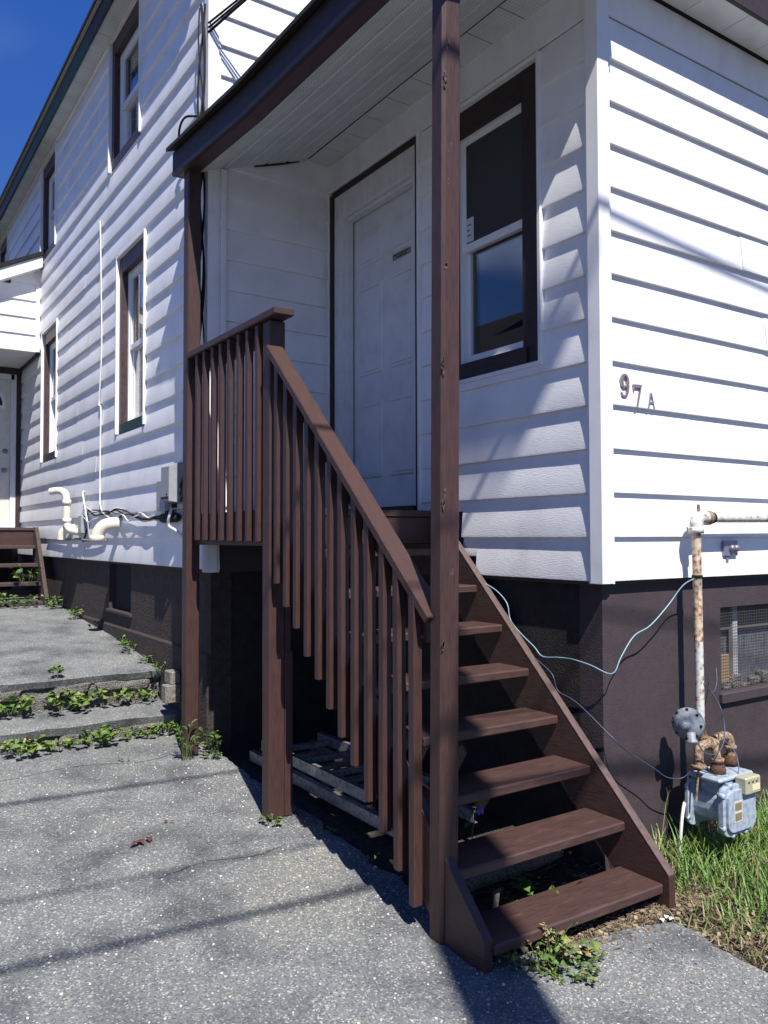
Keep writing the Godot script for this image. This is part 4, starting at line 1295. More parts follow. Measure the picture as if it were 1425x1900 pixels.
	solo("wall_cable", cable(curve([Vector3(-0.935, 3.09, -5.06), Vector3(-0.935, 3.05, -5.03), Vector3(-0.932, 2.5, -4.995), Vector3(-0.928, 1.95, -4.975), Vector3(-0.932, 1.6, -5.005), Vector3(-0.93, 1.42, -5.04), Vector3(-0.93, 1.36, -4.98), Vector3(-0.93, 1.0, -4.99), Vector3(-0.93, 0.6, -4.985), Vector3(-0.935, 0.47, -4.93), Vector3(-0.935, 0.40, -4.75), Vector3(-0.935, 0.33, -4.4)], 6), 0.0075, 6), M.wire_white, "white cable dropping straight down the siding between the two lower windows", "cable", "cables along the side wall")
	solo("wall_cable", cable(curve([Vector3(-0.92, 0.20, -5.4), Vector3(-0.94, 0.35, -5.38), Vector3(-0.95, 0.47, -5.42), Vector3(-0.96, 0.62, -5.48), Vector3(-0.94, 0.64, -5.5), Vector3(-0.93, 0.52, -5.55), Vector3(-0.93, 0.40, -5.6)], 6), 0.008, 6), M.wire_white, "white cable looping up beside the tall vent pipe", "cable", "cables along the side wall")
	solo("wall_cable", cable(curve([Vector3(-0.925, 0.17, -5.6), Vector3(-0.935, 0.3, -5.40), Vector3(-0.935, 0.46, -5.42)], 6), 0.008, 6), M.black, "short black cable standing upright beside the tall vent pipe", "cable", "cables along the side wall")
	solo("wall_cable", cable(curve([Vector3(-0.93, 0.195, -7.2), Vector3(-0.935, 0.187, -6.4), Vector3(-0.94, 0.195, -5.8), Vector3(-0.935, 0.178, -5.2), Vector3(-0.925, 0.19, -4.8)], 5), 0.011, 6), plain(lin(0.22, 0.2, 0.2), 0.6), "grey cable lying along the lowest siding edge by the rear steps", "cable", "cables along the side wall")
	solo("wall_cable", cable(curve([Vector3(-0.97, 0.42, -2.95), Vector3(-1.0, 0.36, -2.93), Vector3(-0.995, 0.29, -2.96), Vector3(-0.96, 0.25, -2.90), Vector3(-0.93, 0.19, -2.78)], 6), 0.010, 6), M.wire_white, "short white cable hanging from the nearer utility box", "cable", "cables along the side wall")
	# white fitting hanging below the corner
	for q in [[-4.05, 0.05, "white cable loop hanging low in the wall bundle right of the vent elbow"], [-3.55, 0.035, "white cable loop in the wall bundle left of the utility boxes"], [-5.3, 0.04, "white cable loop at the left end of the wall bundle"]]:
		var z: float = q[0]
		solo("wall_cable", cable(curve([Vector3(-0.935, 0.40, z - 0.28), Vector3(-0.945, 0.39, z - 0.15), Vector3(-0.95, 0.39 - q[1], z), Vector3(-0.945, 0.37, z + 0.13), Vector3(-0.935, 0.385, z + 0.3)], 5), 0.0055, 6), M.wire_white, q[2], "cable", "cables along the side wall")
	# cable bundle down the corner of the tall block
	for i in 4:
		var pts := []
		var ph := i * 1.7
		for k in 12:
			var y := lerpf(3.70, 1.30, k / 11.0)
			pts.append(Vector3(-0.952 + 0.012 * sin(ph + k * 1.1), y, -2.475 + 0.035 * sin(ph * 1.3 + k * 0.9) - 0.02))
		pts.append(Vector3(-0.95, 0.75, -2.6 - 0.04 * i))
		pts.append(Vector3(-0.95, 0.45, -2.80 - 0.05 * i))
		solo("corner_cable", cable(curve(pts, 4), 0.0055 + 0.002 * (i % 2), 6), M.black, ["thick black cable", "slim black cable", "black cable bowing outward", "black cable nearest the trim"][i] + " in the bundle down the tall block's corner", "cable", "cables down the corner of the tall block")
	solo("corner_cable", cable(curve([Vector3(-0.94, 3.02, -2.62), Vector3(-0.97, 3.06, -2.75), Vector3(-0.97, 3.02, -2.86), Vector3(-0.96, 2.90, -2.88), Vector3(-0.95, 2.80, -2.88)], 6), 0.008, 6), M.black, "hooked black cable end sticking out above the porch roof edge", "cable", "cables down the corner of the tall block")
	# receptacle cover on the front wall
	var rc := thing("outlet_cover", "small metal weatherproof outlet cover with two flip lids on the front siding", "outlet", Vector3(0.945, 0.09, 0.02))
	part("plate", cb(Vector3(0.888, 0.103, 0.012), Vector3(1.005, 0.182, 0.030), 0.003), M.steel, rc)
	for i in 2:
		part("lid", disc(Vector3(0.945 + i * 0.036, 0.143, 0.030), Vector3(0, -0.15, 1).normalized(), [[0, 0.018], [0.012, 0.018], [0.018, 0.013], [0.02, 0.0]], 14), M.steel, rc)
	part("spout", cb(Vector3(0.915, 0.07, 0.014), Vector3(0.935, 0.105, 0.022), 0.002), M.steel, rc)
	# thin blue wires
	solo("blue_wire", cable(curve([Vector3(-0.047, -0.028, -0.80), Vector3(-0.02, -0.075, -0.70), Vector3(-0.018, -0.139, -0.617), Vector3(-0.02, -0.221, -0.59), Vector3(-0.018, -0.282, -0.519), Vector3(-0.018, -0.339, -0.424), Vector3(-0.015, -0.381, -0.369), Vector3(-0.02, -0.373, -0.261), Vector3(-0.02, -0.370, -0.175), Vector3(-0.02, -0.383, -0.06), Vector3(0.0, -0.41, 0.05), Vector3(0.052, -0.335, 0.06), Vector3(0.14, -0.25, 0.06), Vector3(0.242, -0.208, 0.07), Vector3(0.36, -0.12, 0.08), Vector3(0.46, -0.03, 0.09), Vector3(0.545, 0.004, 0.10)], 5), 0.0030, 6), M.wire_blue, "pale blue wire drooping from the gas pipe to the stair stringer", "wire", "thin blue wires by the gas meter")
	solo("blue_wire", cable(curve([Vector3(-0.02, -0.398, -0.408), Vector3(-0.02, -0.457, -0.30), Vector3(-0.02, -0.53, -0.265), Vector3(-0.01, -0.56, -0.18), Vector3(-0.01, -0.60, -0.097), Vector3(0.0, -0.66, -0.01), Vector3(0.02, -0.71, 0.05), Vector3(0.064, -0.759, 0.08), Vector3(0.23, -0.857, 0.09), Vector3(0.31, -0.908, 0.10), Vector3(0.393, -0.92, 0.12), Vector3(0.434, -0.88, 0.16), Vector3(0.50, -0.90, 0.22), Vector3(0.56, -0.93, 0.25), Vector3(0.62, -0.90, 0.26), Vector3(0.66, -0.82, 0.22), Vector3(0.64, -0.76, 0.16)], 5), 0.0024, 6), plain(lin(0.05, 0.06, 0.13), 0.45), "dark blue wire running from the stringer down to the gas meter", "wire", "thin blue wires by the gas meter")
	solo("grey_wire", cable(curve([Vector3(0.40, -0.74, 0.20), Vector3(0.43, -0.79, 0.22), Vector3(0.50, -0.79, 0.24), Vector3(0.58, -0.72, 0.22), Vector3(0.64, -0.62, 0.16), Vector3(0.62, -0.54, 0.12), Vector3(0.565, -0.50, 0.125), Vector3(0.60, -0.52, 0.10), Vector3(0.70, -0.56, 0.08), Vector3(0.76, -0.52, 0.06), Vector3(0.80, -0.46, 0.03)], 6), 0.0026, 6), plain(lin(0.06, 0.07, 0.11), 0.5), "thin dark wire looping round the gas riser to the basement window", "wire")
	solo("ground_cable", cable(curve([Vector3(0.47, -1.05, 0.08), Vector3(0.43, -1.06, 0.10), Vector3(0.40, -1.12, 0.11), Vector3(0.385, -1.22, 0.11), Vector3(0.38, -1.34, 0.10)], 6), 0.008, 8), M.wire_white, "short white cable bending into the grass left of the gas meter", "cable")
	# aluminium ladder lying under the stairs
	var ld := thing("aluminium_ladder", "scuffed aluminium ladder lying in the dark under the stairs", "ladder", Vector3(-0.5, -1.2, -1.4))
	for lev in 2:
		var y := -1.14 + lev * 0.075
		for x in [-0.74 + 0.03 * lev, -0.32]:
			var r := MB.new()
			r.box(Vector3(x - 0.014, y - 0.032, -2.15 + lev * 0.1), Vector3(x - 0.011, y + 0.032, -0.52 - lev * 0.35))
			r.box(Vector3(x - 0.014, y + 0.029, -2.15 + lev * 0.1), Vector3(x + 0.014, y + 0.032, -0.52 - lev * 0.35))
			r.box(Vector3(x - 0.014, y - 0.032, -2.15 + lev * 0.1), Vector3(x + 0.014, y - 0.029, -0.52 - lev * 0.35))
			part("rail", r.done(), M.alu, ld)
		for i in 5:
			part("rung", cb(Vector3(-0.727 + 0.03 * lev, y - 0.016, -1.98 + i * 0.3 + lev * 0.07), Vector3(-0.333, y + 0.016, -1.945 + i * 0.3 + lev * 0.07), 0.004), M.alu, ld)
	var lg := MB.new()
	lg.tube(curve([Vector3(-0.80, -1.287, -0.205), Vector3(-0.58, -1.284, -0.215), Vector3(-0.35, -1.279, -0.215), Vector3(-0.06, -1.277, -0.225)], 6), [0.03, 0.034, 0.03, 0.036, 0.031, 0.035, 0.03, 0.033, 0.035, 0.03, 0.036, 0.031, 0.034, 0.03, 0.033, 0.028, 0.03, 0.025, 0.02], 9)
	solo("rotten_log", lg.done(), over(mat(lin(0.38, 0.34, 0.27), 0.95, T.grain, Vector3(2, 8, 8), true, T.bump, 1.0), T.stain, Vector3(7, 7, 7)), "crumbling pale length of rotten wood lying under the lowest treads", "wood")
	solo("wood_shard", cable([Vector3(-0.87, -1.31, 0.20), Vector3(-0.80, -1.27, 0.15), Vector3(-0.70, -1.20, 0.06)], 0.012, 5), M.plank, "grey splinter of wood sticking up behind the bottom tread", "wood")
	# paving bricks at the end of the steps
	var bricks := [[Vector3(-1.03, -0.92, -2.99), Vector3(-0.925, -0.80, -2.90), "beige paving brick, lower of two beside the left porch post"], [Vector3(-0.985, -0.80, -3.06), Vector3(-0.915, -0.715, -2.93), "beige paving brick, upper of two beside the left porch post"]]
	for q in bricks:
		solo("paving_brick", cb(Vector3(q[0] - (q[0] + q[1]) / 2), Vector3(q[1] - (q[0] + q[1]) / 2), 0.006), over(mat(lin(0.30, 0.27, 0.235), 0.9, T.soft, Vector3(6, 6, 6), true, T.bump, 0.2), T.stain, Vector3(5, 5, 5)), q[2], "brick", "paving bricks by the post", (q[0] + q[1]) / 2)
	# litter on the asphalt
	rng.seed = 77
	var bits := [[Vector3(-1.70, 0, -1.32), 0.055, Color(0.10, 0.035, 0.03), "dark red scrap on the asphalt left of the newel post"], [Vector3(-1.50, 0, -1.46), 0.022, Color(0.12, 0.03, 0.03), "tiny red scrap on the asphalt left of the newel post"], [Vector3(-0.60, 0, 0.46), 0.035, Color(0.35, 0.55, 0.62), "pale blue plastic scrap before the bottom tread"], [Vector3(-0.16, 0, 0.46), 0.032, Color(0.75, 0.75, 0.72), "white scrap beside the end of the right stringer"]]
	for q in bits:
		var p: Vector3 = q[0]
		var m3 := MB.new()
		for k in 3:
			var a := rng.randf() * TAU
			var c: Vector3 = Vector3(cos(a), 0, sin(a)) * q[1] * 0.5 * k
			leaf(m3, c + UP * 0.004, Vector3(cos(a + k), 0.1, sin(a + k)).normalized(), UP, q[1] * 1.1, q[1] * 0.6, q[2])
		solo("litter", m3.done(), M.dry, q[3], "litter", "litter on the driveway", Vector3(p.x, ground(p.x, p.z) + 0.006, p.z))


func build_gas_meter():
	var g := thing("gas_meter", "pale blue-grey gas meter with rusty riser pipe and round regulator on the front wall", "gas meter", Vector3(0.56, -1.25, 0.2))
	var pipe := func(called: String, pts: Array, r: float, mt: Material) -> MeshInstance3D: return part(called, cable(pts, r, 14), mt, g)
	# white-painted rusty pipe along the wall and down
	pipe.call("pipe", [Vector3(0.62, 0.293, 0.10), Vector3(2.4, 0.31, 0.10)], 0.0225, M.pipe_pale)
	pipe.call("pipe", [Vector3(0.555, 0.24, 0.10), Vector3(0.5605, -0.30, 0.10)], 0.0215, M.pipe)
	pipe.call("pipe", [Vector3(0.5605, -0.29, 0.10), Vector3(0.565, -0.74, 0.10)], 0.0211, M.pipe_pale)
	part("elbow", cable(curve([Vector3(0.555, 0.222, 0.10), Vector3(0.556, 0.262, 0.10), Vector3(0.568, 0.288, 0.10), Vector3(0.60, 0.297, 0.10), Vector3(0.636, 0.295, 0.10)], 5), 0.032, 16), M.pipe_pale, g)
	part("coupling", disc(Vector3(0.555, 0.218, 0.10), Vector3.UP, [[0, 0.026], [0.0, 0.036], [0.03, 0.036], [0.03, 0.03]], 16), M.pipe_pale, g)
	part("coupling", disc(Vector3(0.628, 0.295, 0.10), Vector3.RIGHT, [[0, 0.03], [0.0, 0.036], [0.03, 0.036], [0.03, 0.024]], 16), M.fitting, g)
	part("clamp", disc(Vector3(0.672, 0.295, 0.10), Vector3.RIGHT, [[0, 0.02], [0.0, 0.029], [0.014, 0.029], [0.014, 0.02]], 14), M.black, g)
	part("tie", disc(Vector3(0.557, 0.006, 0.10), Vector3.UP, [[0, 0.02], [0.0, 0.026], [0.012, 0.026], [0.012, 0.02]], 14), M.black, g)
	part("stub", cb(Vector3(0.572, 0.318, 0.09), Vector3(0.586, 0.36, 0.105), 0.003), M.fitting, g)
	# regulator: a round diaphragm case tilted towards the driveway
	var ax := Vector3(-0.95, 0.06, 0.22).normalized()
	var rc := Vector3(0.430, -0.672, 0.13)
	var rg := part("regulator", disc(rc, ax, [[-0.05, 0.0], [-0.05, 0.03], [-0.02, 0.05], [-0.012, 0.074], [0.012, 0.074], [0.016, 0.062], [0.035, 0.05], [0.042, 0.03], [0.042, 0.0]], 24), M.castgrey, g)
	for i in 8:
		var u := ax.cross(UP).normalized()
		var v := ax.cross(u)
		var p := rc + (u * cos(TAU * i / 8) + v * sin(TAU * i / 8)) * 0.067
		part("bolt", disc(p + ax * 0.012, ax, [[0, 0.007], [0.006, 0.007], [0.006, 0.0]], 6), M.black, rg)
	part("cap", disc(rc + ax * 0.03 + Vector3(0.0, 0.004, 0.012), ax, [[0, 0.022], [0.06, 0.021], [0.066, 0.016], [0.066, 0.0]], 16), M.castgrey, rg)
	part("vent", disc(rc + ax * 0.035 + Vector3(0.0, -0.030, 0.03), Vector3(-0.1, -1, 0.2).normalized(), [[0, 0.0], [0, 0.02], [0.03, 0.019], [0.04, 0.026], [0.048, 0.027], [0.048, 0.018], [0.03, 0.0]], 16), M.castgrey, rg)
	# rusty fittings between the regulator and the meter
	var fit := func(called: String, pts: Array, r: float): part(called, cable(curve(pts, 4), r, 12), M.fitting, g)
	fit.call("fitting", [Vector3(0.565, -0.69, 0.10), Vector3(0.566, -0.745, 0.105), Vector3(0.56, -0.775, 0.14), Vector3(0.55, -0.785, 0.19)], 0.024)
	fit.call("fitting", [Vector3(0.45, -0.86, 0.17), Vector3(0.45, -0.80, 0.17), Vector3(0.47, -0.775, 0.17), Vector3(0.53, -0.77, 0.17), Vector3(0.58, -0.775, 0.17)], 0.022)
	fit.call("fitting", [Vector3(0.535, -0.77, 0.17), Vector3(0.55, -0.80, 0.19), Vector3(0.552, -0.88, 0.20)], 0.020)
	fit.call("elbow", [Vector3(0.60, -0.765, 0.15), Vector3(0.66, -0.757, 0.15), Vector3(0.70, -0.765, 0.155), Vector3(0.712, -0.80, 0.16), Vector3(0.712, -0.88, 0.16)], 0.022)
	for q in [Vector3(0.552, -0.905, 0.20), Vector3(0.712, -0.895, 0.16)]:
		part("union_nut", disc(q, UP, [[0, 0.0], [0, 0.036], [0.012, 0.038], [0.03, 0.036], [0.034, 0.031], [0.042, 0.031], [0.042, 0.0]], 8), M.union, g)
	for q in [[Vector3(0.535, -0.772, 0.17), Vector3.RIGHT, 0.033], [Vector3(0.45, -0.865, 0.17), Vector3.UP, 0.034], [Vector3(0.552, -0.845, 0.20), Vector3.UP, 0.029], [Vector3(0.712, -0.815, 0.16), Vector3.UP, 0.030]]:
		part("bead", disc(q[0], q[1], [[-0.006, 0.02], [-0.006, q[2]], [0.010, q[2]], [0.010, 0.02]], 14), M.fitting, g)
	pipe.call("drip_rod", [Vector3(0.45, -0.86, 0.17), Vector3(0.44, -1.02, 0.16)], 0.006, M.fitting)
	# meter body: drum between a back and a front diaphragm cover, a flat top casting and a small index box
	var cx := 0.565
	var cy := -1.045
	var cover := func(z0: float, z1: float, w: float, h: float, round_: float) -> ArrayMesh:
		var m := MB.new()
		var poly := []
		for k in 4:
			var sx: float = [1, -1, -1, 1][k]
			var sy: float = [1, 1, -1, -1][k]
			for i in 5:
				var a := PI / 2 * (k + i / 4.0)
				poly.append(Vector2(cx + sx * (w - round_) + cos(a) * round_, cy + sy * (h - round_) + sin(a) * round_))
		m.prism(poly, func(p, t): return Vector3(p.x, p.y, t), z0, z1)
		return m.done()
	part("body", cover.call(0.115, 0.275, 0.085, 0.075, 0.06), M.meter, g)
	part("body", cb(Vector3(cx - 0.07, -1.0, 0.13), Vector3(cx + 0.095, -0.915, 0.262), 0.018), M.meter, g)
	part("back_cover", cover.call(0.10, 0.115, 0.125, 0.108, 0.045), M.meter, g)
	var fc := part("front_cover", cover.call(0.275, 0.298, 0.125, 0.112, 0.05), M.meter, g)
	part("front_dome", cover.call(0.298, 0.312, 0.105, 0.092, 0.045), M.meter, fc)
	for q in [[-0.118, 0.075], [0.12, 0.06], [-0.115, -0.07], [0.118, -0.06], [-0.05, -0.112], [0.05, -0.112], [-0.06, 0.110]]:
		part("lug", disc(Vector3(cx + q[0], cy + q[1], 0.10), Vector3(0, 0, 1), [[0, 0.0], [0, 0.012], [0.016, 0.012], [0.016, 0.0]], 8), M.meter, g)
		part("lug", disc(Vector3(cx + q[0], cy + q[1], 0.27), Vector3(0, 0, 1), [[0, 0.0], [0, 0.013], [0.03, 0.013], [0.034, 0.007], [0.034, 0.0]], 8), M.meter, g)
	var tp := MB.new()
	tp.cbox(Transform3D(Basis(Vector3.RIGHT, 0.0), Vector3(cx + 0.03, -0.915, 0.185)), Vector3(0.27, 0.022, 0.17), 0.008)
	part("top_casting", tp.done(), M.meter, g)
	var ix := part("index_box", cb(Vector3(cx + 0.0, -0.978, 0.275), Vector3(cx + 0.115, -0.900, 0.335), 0.006), plain(lin(0.36, 0.36, 0.25), 0.35), g)
	part("dial_plate", cb(Vector3(cx + 0.045, -0.962, 0.3352), Vector3(cx + 0.105, -0.935, 0.3365), 0.0), plain(lin(0.62, 0.60, 0.40), 0.5), ix)
	for i in 3:
		part("dial", disc(Vector3(cx + 0.02 + i * 0.03, -0.918, 0.335), Vector3(0, 0, 1), [[0, 0.008], [0.002, 0.008], [0.002, 0.0]], 10), plain(lin(0.2, 0.19, 0.12), 0.5), ix)
	var lb := part("label_plate", cb(Vector3(cx - 0.062, -1.095, 0.312), Vector3(cx + 0.0, -1.0, 0.3135), 0.0), plain(lin(0.48, 0.50, 0.50), 0.5), g)
	for i in 2:
		part("print_block", cb(Vector3(cx - 0.056, -1.042 - i * 0.046, 0.3135), Vector3(cx - 0.006, -1.008 - i * 0.046, 0.3143), 0.0), plain(lin(0.20, 0.16, 0.09), 0.6), lb)


func build_plants():
	rng.seed = 211
	# on the ledges of the two asphalt steps: [x, z, y, radius, height, leaves, leaf size, label]
	var ledge := -0.965
	var foot := -1.135
	var list := [
		[-1.93, -3.34, ledge, 0.11, 0.12, 55, 0.040, "bright leafy weeds at the left end of the upper step's ledge"],
		[-1.60, -3.34, ledge, 0.11, 0.10, 60, 0.042, "broad mat of leafy weeds midway along the upper step's ledge"],
		[-1.47, -3.35, ledge, 0.08, 0.11, 40, 0.036, "leafy weeds right of the mat on the upper ledge"],
		[-1.33, -3.34, ledge, 0.05, 0.12, 16, 0.034, "upright dark weed alone on the upper ledge"],
		[-1.23, -3.36, ledge, 0.06, 0.08, 22, 0.034, "small weed right of the upright one on the upper ledge"],
		[-1.08, -3.38, ledge, 0.08, 0.08, 34, 0.030, "low weeds near the right end of the upper ledge"],
		[-0.97, -3.40, ledge, 0.07, 0.07, 30, 0.028, "small weeds at the foot of the paving bricks"],
		[-1.93, -2.93, foot, 0.10, 0.10, 50, 0.042, "leafy weeds at the left end of the lower riser"],
		[-1.70, -2.93, foot, 0.09, 0.07, 40, 0.034, "flat weeds left of centre before the lower riser"],
		[-1.45, -2.93, foot, 0.09, 0.10, 60, 0.038, "rounded yellow-green weed clump before the lower riser"],
		[-1.24, -2.95, foot, 0.06, 0.06, 20, 0.030, "sparse weeds right of the rounded clump"],
		[-1.12, -2.95, foot, 0.08, 0.07, 40, 0.026, "low green weeds under the middle of the lower riser"],
		[-1.00, -2.95, foot, 0.07, 0.08, 36, 0.026, "low green weeds at the right end of the lower riser"],
		[-1.62, -3.40, -0.76, 0.05, 0.09, 14, 0.04, "small weed in the broken edge of the upper driveway"],
	]
	for q in list:
		weed(q[7], Vector3(q[0], q[2], q[1]), q[3] * 1.25, q[4] * 1.1, int(q[5] * 1.35), q[6] * 1.1, 0.95, 0.04, 0.45)
	# along the foot of the side wall
	var wall := [[-6.5, 0.10, 0.13, 30, 0.05, "weed tuft by the end of the rear steps"], [-5.75, 0.08, 0.15, 26, 0.06, "tall-leaved weed by the wall left of the hatch"], [-5.1, 0.07, 0.10, 20, 0.04, "small weed at the wall below the vent elbow"], [-4.25, 0.06, 0.08, 22, 0.045, "weed at the wall below the hatch sill"], [-3.95, 0.09, 0.12, 34, 0.045, "fuller weed at the wall right of the hatch"], [-3.6, 0.07, 0.08, 26, 0.036, "weed at the wall midway to the porch post"], [-3.3, 0.07, 0.10, 30, 0.034, "yellowing weed at the wall above the paving bricks"]]
	for q in wall:
		weed(q[5], Vector3(-0.95, terrace(q[0]) - 0.005, q[0]), q[1], q[2], q[3], q[4], 0.5, 0.05, 0.2)
	weed("leafy vine weed on the rear steps' lowest treads", Vector3(-1.2, -0.30, -6.93), 0.14, 0.22, 30, 0.07, 0.8, 0, 0.15)
	weed("weeds spilling under the rear steps", Vector3(-1.35, -0.52, -6.72), 0.26, 0.14, 80, 0.05, 0.8, 0.1, 0.2)
	weed("weed beside the rear steps' stringer foot", Vector3(-1.0, -0.52, -6.70), 0.08, 0.12, 24, 0.05, 0.8, 0, 0.2)
	# round the posts
	weed("narrow-leaved upright weed at the left porch post", Vector3(-1.085, ground(0, -2.4), -2.36), 0.06, 0.24, 60, 0.045, 0.22, 0.0, 0.2)
	weed("leafy weed in the corner behind the left porch post", Vector3(-0.90, ground(0, -2.4), -2.40), 0.08, 0.16, 40, 0.045, 0.6, 0.1, 0.2)
	weed("purplish low weed right of the left porch post", Vector3(-0.95, ground(0, -2.3) , -2.30), 0.08, 0.07, 30, 0.03, 0.7, 0.3, 0.1)
	weed("small round-leaved weed at the newel post's foot", Vector3(-1.075, ground(0, -1.22), -1.19), 0.05, 0.04, 16, 0.032, 0.95, 0.0, 0.3)
	weed("tiny weed sprouting from a crack in the asphalt", Vector3(-1.42, ground(0, -2.5), -2.5), 0.03, 0.03, 14, 0.016, 0.6, 0.0, 0.2)
	weed("sprig of weeds in the shade beside the ladder", Vector3(-0.86, -1.235, -0.95), 0.07, 0.06, 18, 0.02, 0.7, 0.0, 0.5)
	weed("second sprig of weeds in the shade, nearer the tall balusters", Vector3(-0.87, -1.255, -0.60), 0.06, 0.05, 14, 0.02, 0.7, 0.0, 0.5)
	# before and behind the bottom tread
	weed("broad-leaved plant growing behind the bottom tread", Vector3(-0.46, -1.315, 0.05), 0.16, 0.10, 44, 0.055, 0.95, 0.0, 0.1)
	weed("wilting weed clump under the bottom tread's left front", Vector3(-0.78, -1.335, 0.38), 0.16, 0.13, 200, 0.03, 0.75, 0.5, 0.2)
	weed("curled yellow-green weed at the asphalt edge before the bottom tread", Vector3(-0.68, -1.32, 0.44), 0.07, 0.08, 36, 0.036, 0.9, 0.25, 0.6)
	weed("mossy low weeds at the asphalt edge before the bottom tread", Vector3(-0.74, -1.325, 0.47), 0.13, 0.05, 260, 0.018, 0.7, 0.15, 0.15)
	weed("dry brown stalk standing against the bottom tread", Vector3(-0.72, -1.33, 0.38), 0.04, 0.16, 44, 0.02, 0.6, 1.0, 0.0)
	# a purple bellflower
	var fl := thing("bellflower", "purple bellflower hanging in the dark between the lower treads", "flower", Vector3(-0.60, -1.28, -0.18))
	part("stem", cable(curve([Vector3(-0.60, -1.28, -0.20), Vector3(-0.61, -1.10, -0.20), Vector3(-0.60, -0.96, -0.18), Vector3(-0.595, -0.945, -0.165)], 5), 0.003, 5), plain(lin(0.05, 0.09, 0.03), 0.6), fl)
	var pm := MB.new()
	for i in 5:
		var a := TAU * i / 5
		leaf(pm, Vector3(-0.595, -0.945, -0.165), Vector3(cos(a) * 0.5, -0.9, sin(a) * 0.5).normalized(), Vector3(cos(a), 0.5, sin(a)).normalized(), 0.038, 0.022, Color(0.20, 0.12, 0.55))
	part("petals", pm.done(), M.leaf, fl)
	var lf := MB.new()
	leaf(lf, Vector3(-0.60, -1.03, -0.20), Vector3(-0.7, 0.15, 0.2).normalized(), UP, 0.07, 0.035, Color(0.10, 0.22, 0.05))
	part("leaf", lf.done(), M.leaf, fl)
	# lawn
	rng.seed = 404
	var blade := MB.new()
	blade.col(Color.WHITE)
	blade.smooth()
	var seg := [[0.0, 0.5, 0.0], [0.4, 0.42, 0.06], [0.75, 0.26, 0.22], [1.0, 0.02, 0.46]]
	for i in 3:
		var a: Array = seg[i]
		var b: Array = seg[i + 1]
		blade.quad(Vector3(-a[1], a[0], a[2]), Vector3(a[1], a[0], a[2]), Vector3(b[1], b[0], b[2]), Vector3(-b[1], b[0], b[2]))
	var bmesh := blade.done()
	bmesh.surface_set_material(0, M.grass)
	var spots := []
	while spots.size() < 21000:
		var x := rng.randf_range(-0.14, 3.2)
		var z := 0.03 + 1.9 * pow(rng.randf(), 1.1)
		var e := -0.19 + 0.04 * wav.get_noise_1d(z * 300.0)
		if x < e + 0.12 * rng.randf() or (x < 0.02 and z < 0.45):
			continue
		# thin and dry towards the driveway, thick towards the wall
		var thick := clampf(0.65 + 0.7 * smoothstep(-0.1, 0.4, x) + 0.6 * wav.get_noise_2d(x * 220, z * 220), 0.3, 1.0)
		if rng.randf() > thick:
			continue
		spots.append(Vector2(x, z))
	var mm := MultiMesh.new()
	mm.transform_format = MultiMesh.TRANSFORM_3D
	mm.use_colors = true
	mm.mesh = bmesh
	mm.instance_count = spots.size()
	for i in spots.size():
		var p: Vector2 = spots[i]
		var tall := rng.randf_range(0.05, 0.14) * (0.55 + 0.7 * smoothstep(0.0, 0.5, p.x)) * (1.25 if p.y < 0.35 else 0.9)
		if rng.randf() < 0.04:
			tall *= 1.9
		var yaw := rng.randf() * TAU
		var lean := rng.randf_range(0.0, 0.75)
		var b := Basis(UP, yaw) * Basis(Vector3.RIGHT, lean)
		b = b * Basis.from_scale(Vector3(rng.randf_range(0.004, 0.008), tall, tall))
		mm.set_instance_transform(i, Transform3D(b, Vector3(p.x, ground(p.x, p.y) - 0.02, p.y)))
		var c := Color(0.075, 0.17, 0.03).lerp(Color(0.18, 0.27, 0.06), rng.randf())
		var dry := 0.12 + 0.55 * smoothstep(0.3, -0.1, p.x)
		if rng.randf() < dry:
			c = Color(0.30, 0.25, 0.13).lerp(Color(0.20, 0.14, 0.07), rng.randf())
		mm.set_instance_color(i, c)
	var gi := MultiMeshInstance3D.new()
	gi.name = "grass"
	gi.multimesh = mm
	add_child(gi, true)
	gi.set_meta("label", "unmown green grass with dry blades along the front wall")
	gi.set_meta("category", "grass")
	gi.set_meta("kind", "stuff")
	# dry straw and twigs on the bare strip before the stairs
	var straw := MultiMesh.new()
	straw.transform_format = MultiMesh.TRANSFORM_3D
	straw.use_colors = true
	var sm := MB.new()
	sm.col(Color.WHITE)
	sm.box(Vector3(-0.5, -0.5, -0.5), Vector3(0.5, 0.5, 0.5))
	var smesh := sm.done()
	smesh.surface_set_material(0, M.dry)
	straw.mesh = smesh
	straw.instance_count = 2600
	for i in 2600:
		var x := rng.randf_range(-0.88, 0.25)
		var z := rng.randf_range(-0.45, 0.52)
		if rng.randf() < 0.7:
			z = 0.36 + 0.10 * (rng.randf() + rng.randf() - 1.0)
			x = rng.randf_range(-0.62, 0.25)
		if i >= 1500:
			z = rng.randf_range(0.3, 1.9)
			x = -0.14 + 0.5 * pow(rng.randf(), 1.6)
		var b := Basis(UP, rng.randf() * TAU) * Basis(Vector3.BACK, rng.randf_range(-0.35, 0.35))
		var chip := rng.randf() < 0.2
		b = b * Basis.from_scale(Vector3(rng.randf_range(0.012, 0.075) if not chip else 0.018, 0.0022 if not chip else 0.006, 0.0022 if not chip else 0.013))
		straw.set_instance_transform(i, Transform3D(b, Vector3(x, ground(x, z) - 0.018 + rng.randf_range(0.0, 0.02), z)))
		straw.set_instance_color(i, Color(0.10, 0.07, 0.045).lerp(Color(0.36, 0.30, 0.20), pow(rng.randf(), 1.5)))
	var si := MultiMeshInstance3D.new()
	si.name = "dry_straw"
	si.multimesh = straw
	add_child(si, true)
	si.set_meta("label", "dry straw and twigs on the bare strip before the stairs")
	si.set_meta("category", "straw")
	si.set_meta("kind", "stuff")
	# loose grit on the asphalt
	var grit := MultiMesh.new()
	grit.transform_format = MultiMesh.TRANSFORM_3D
	grit.use_colors = true
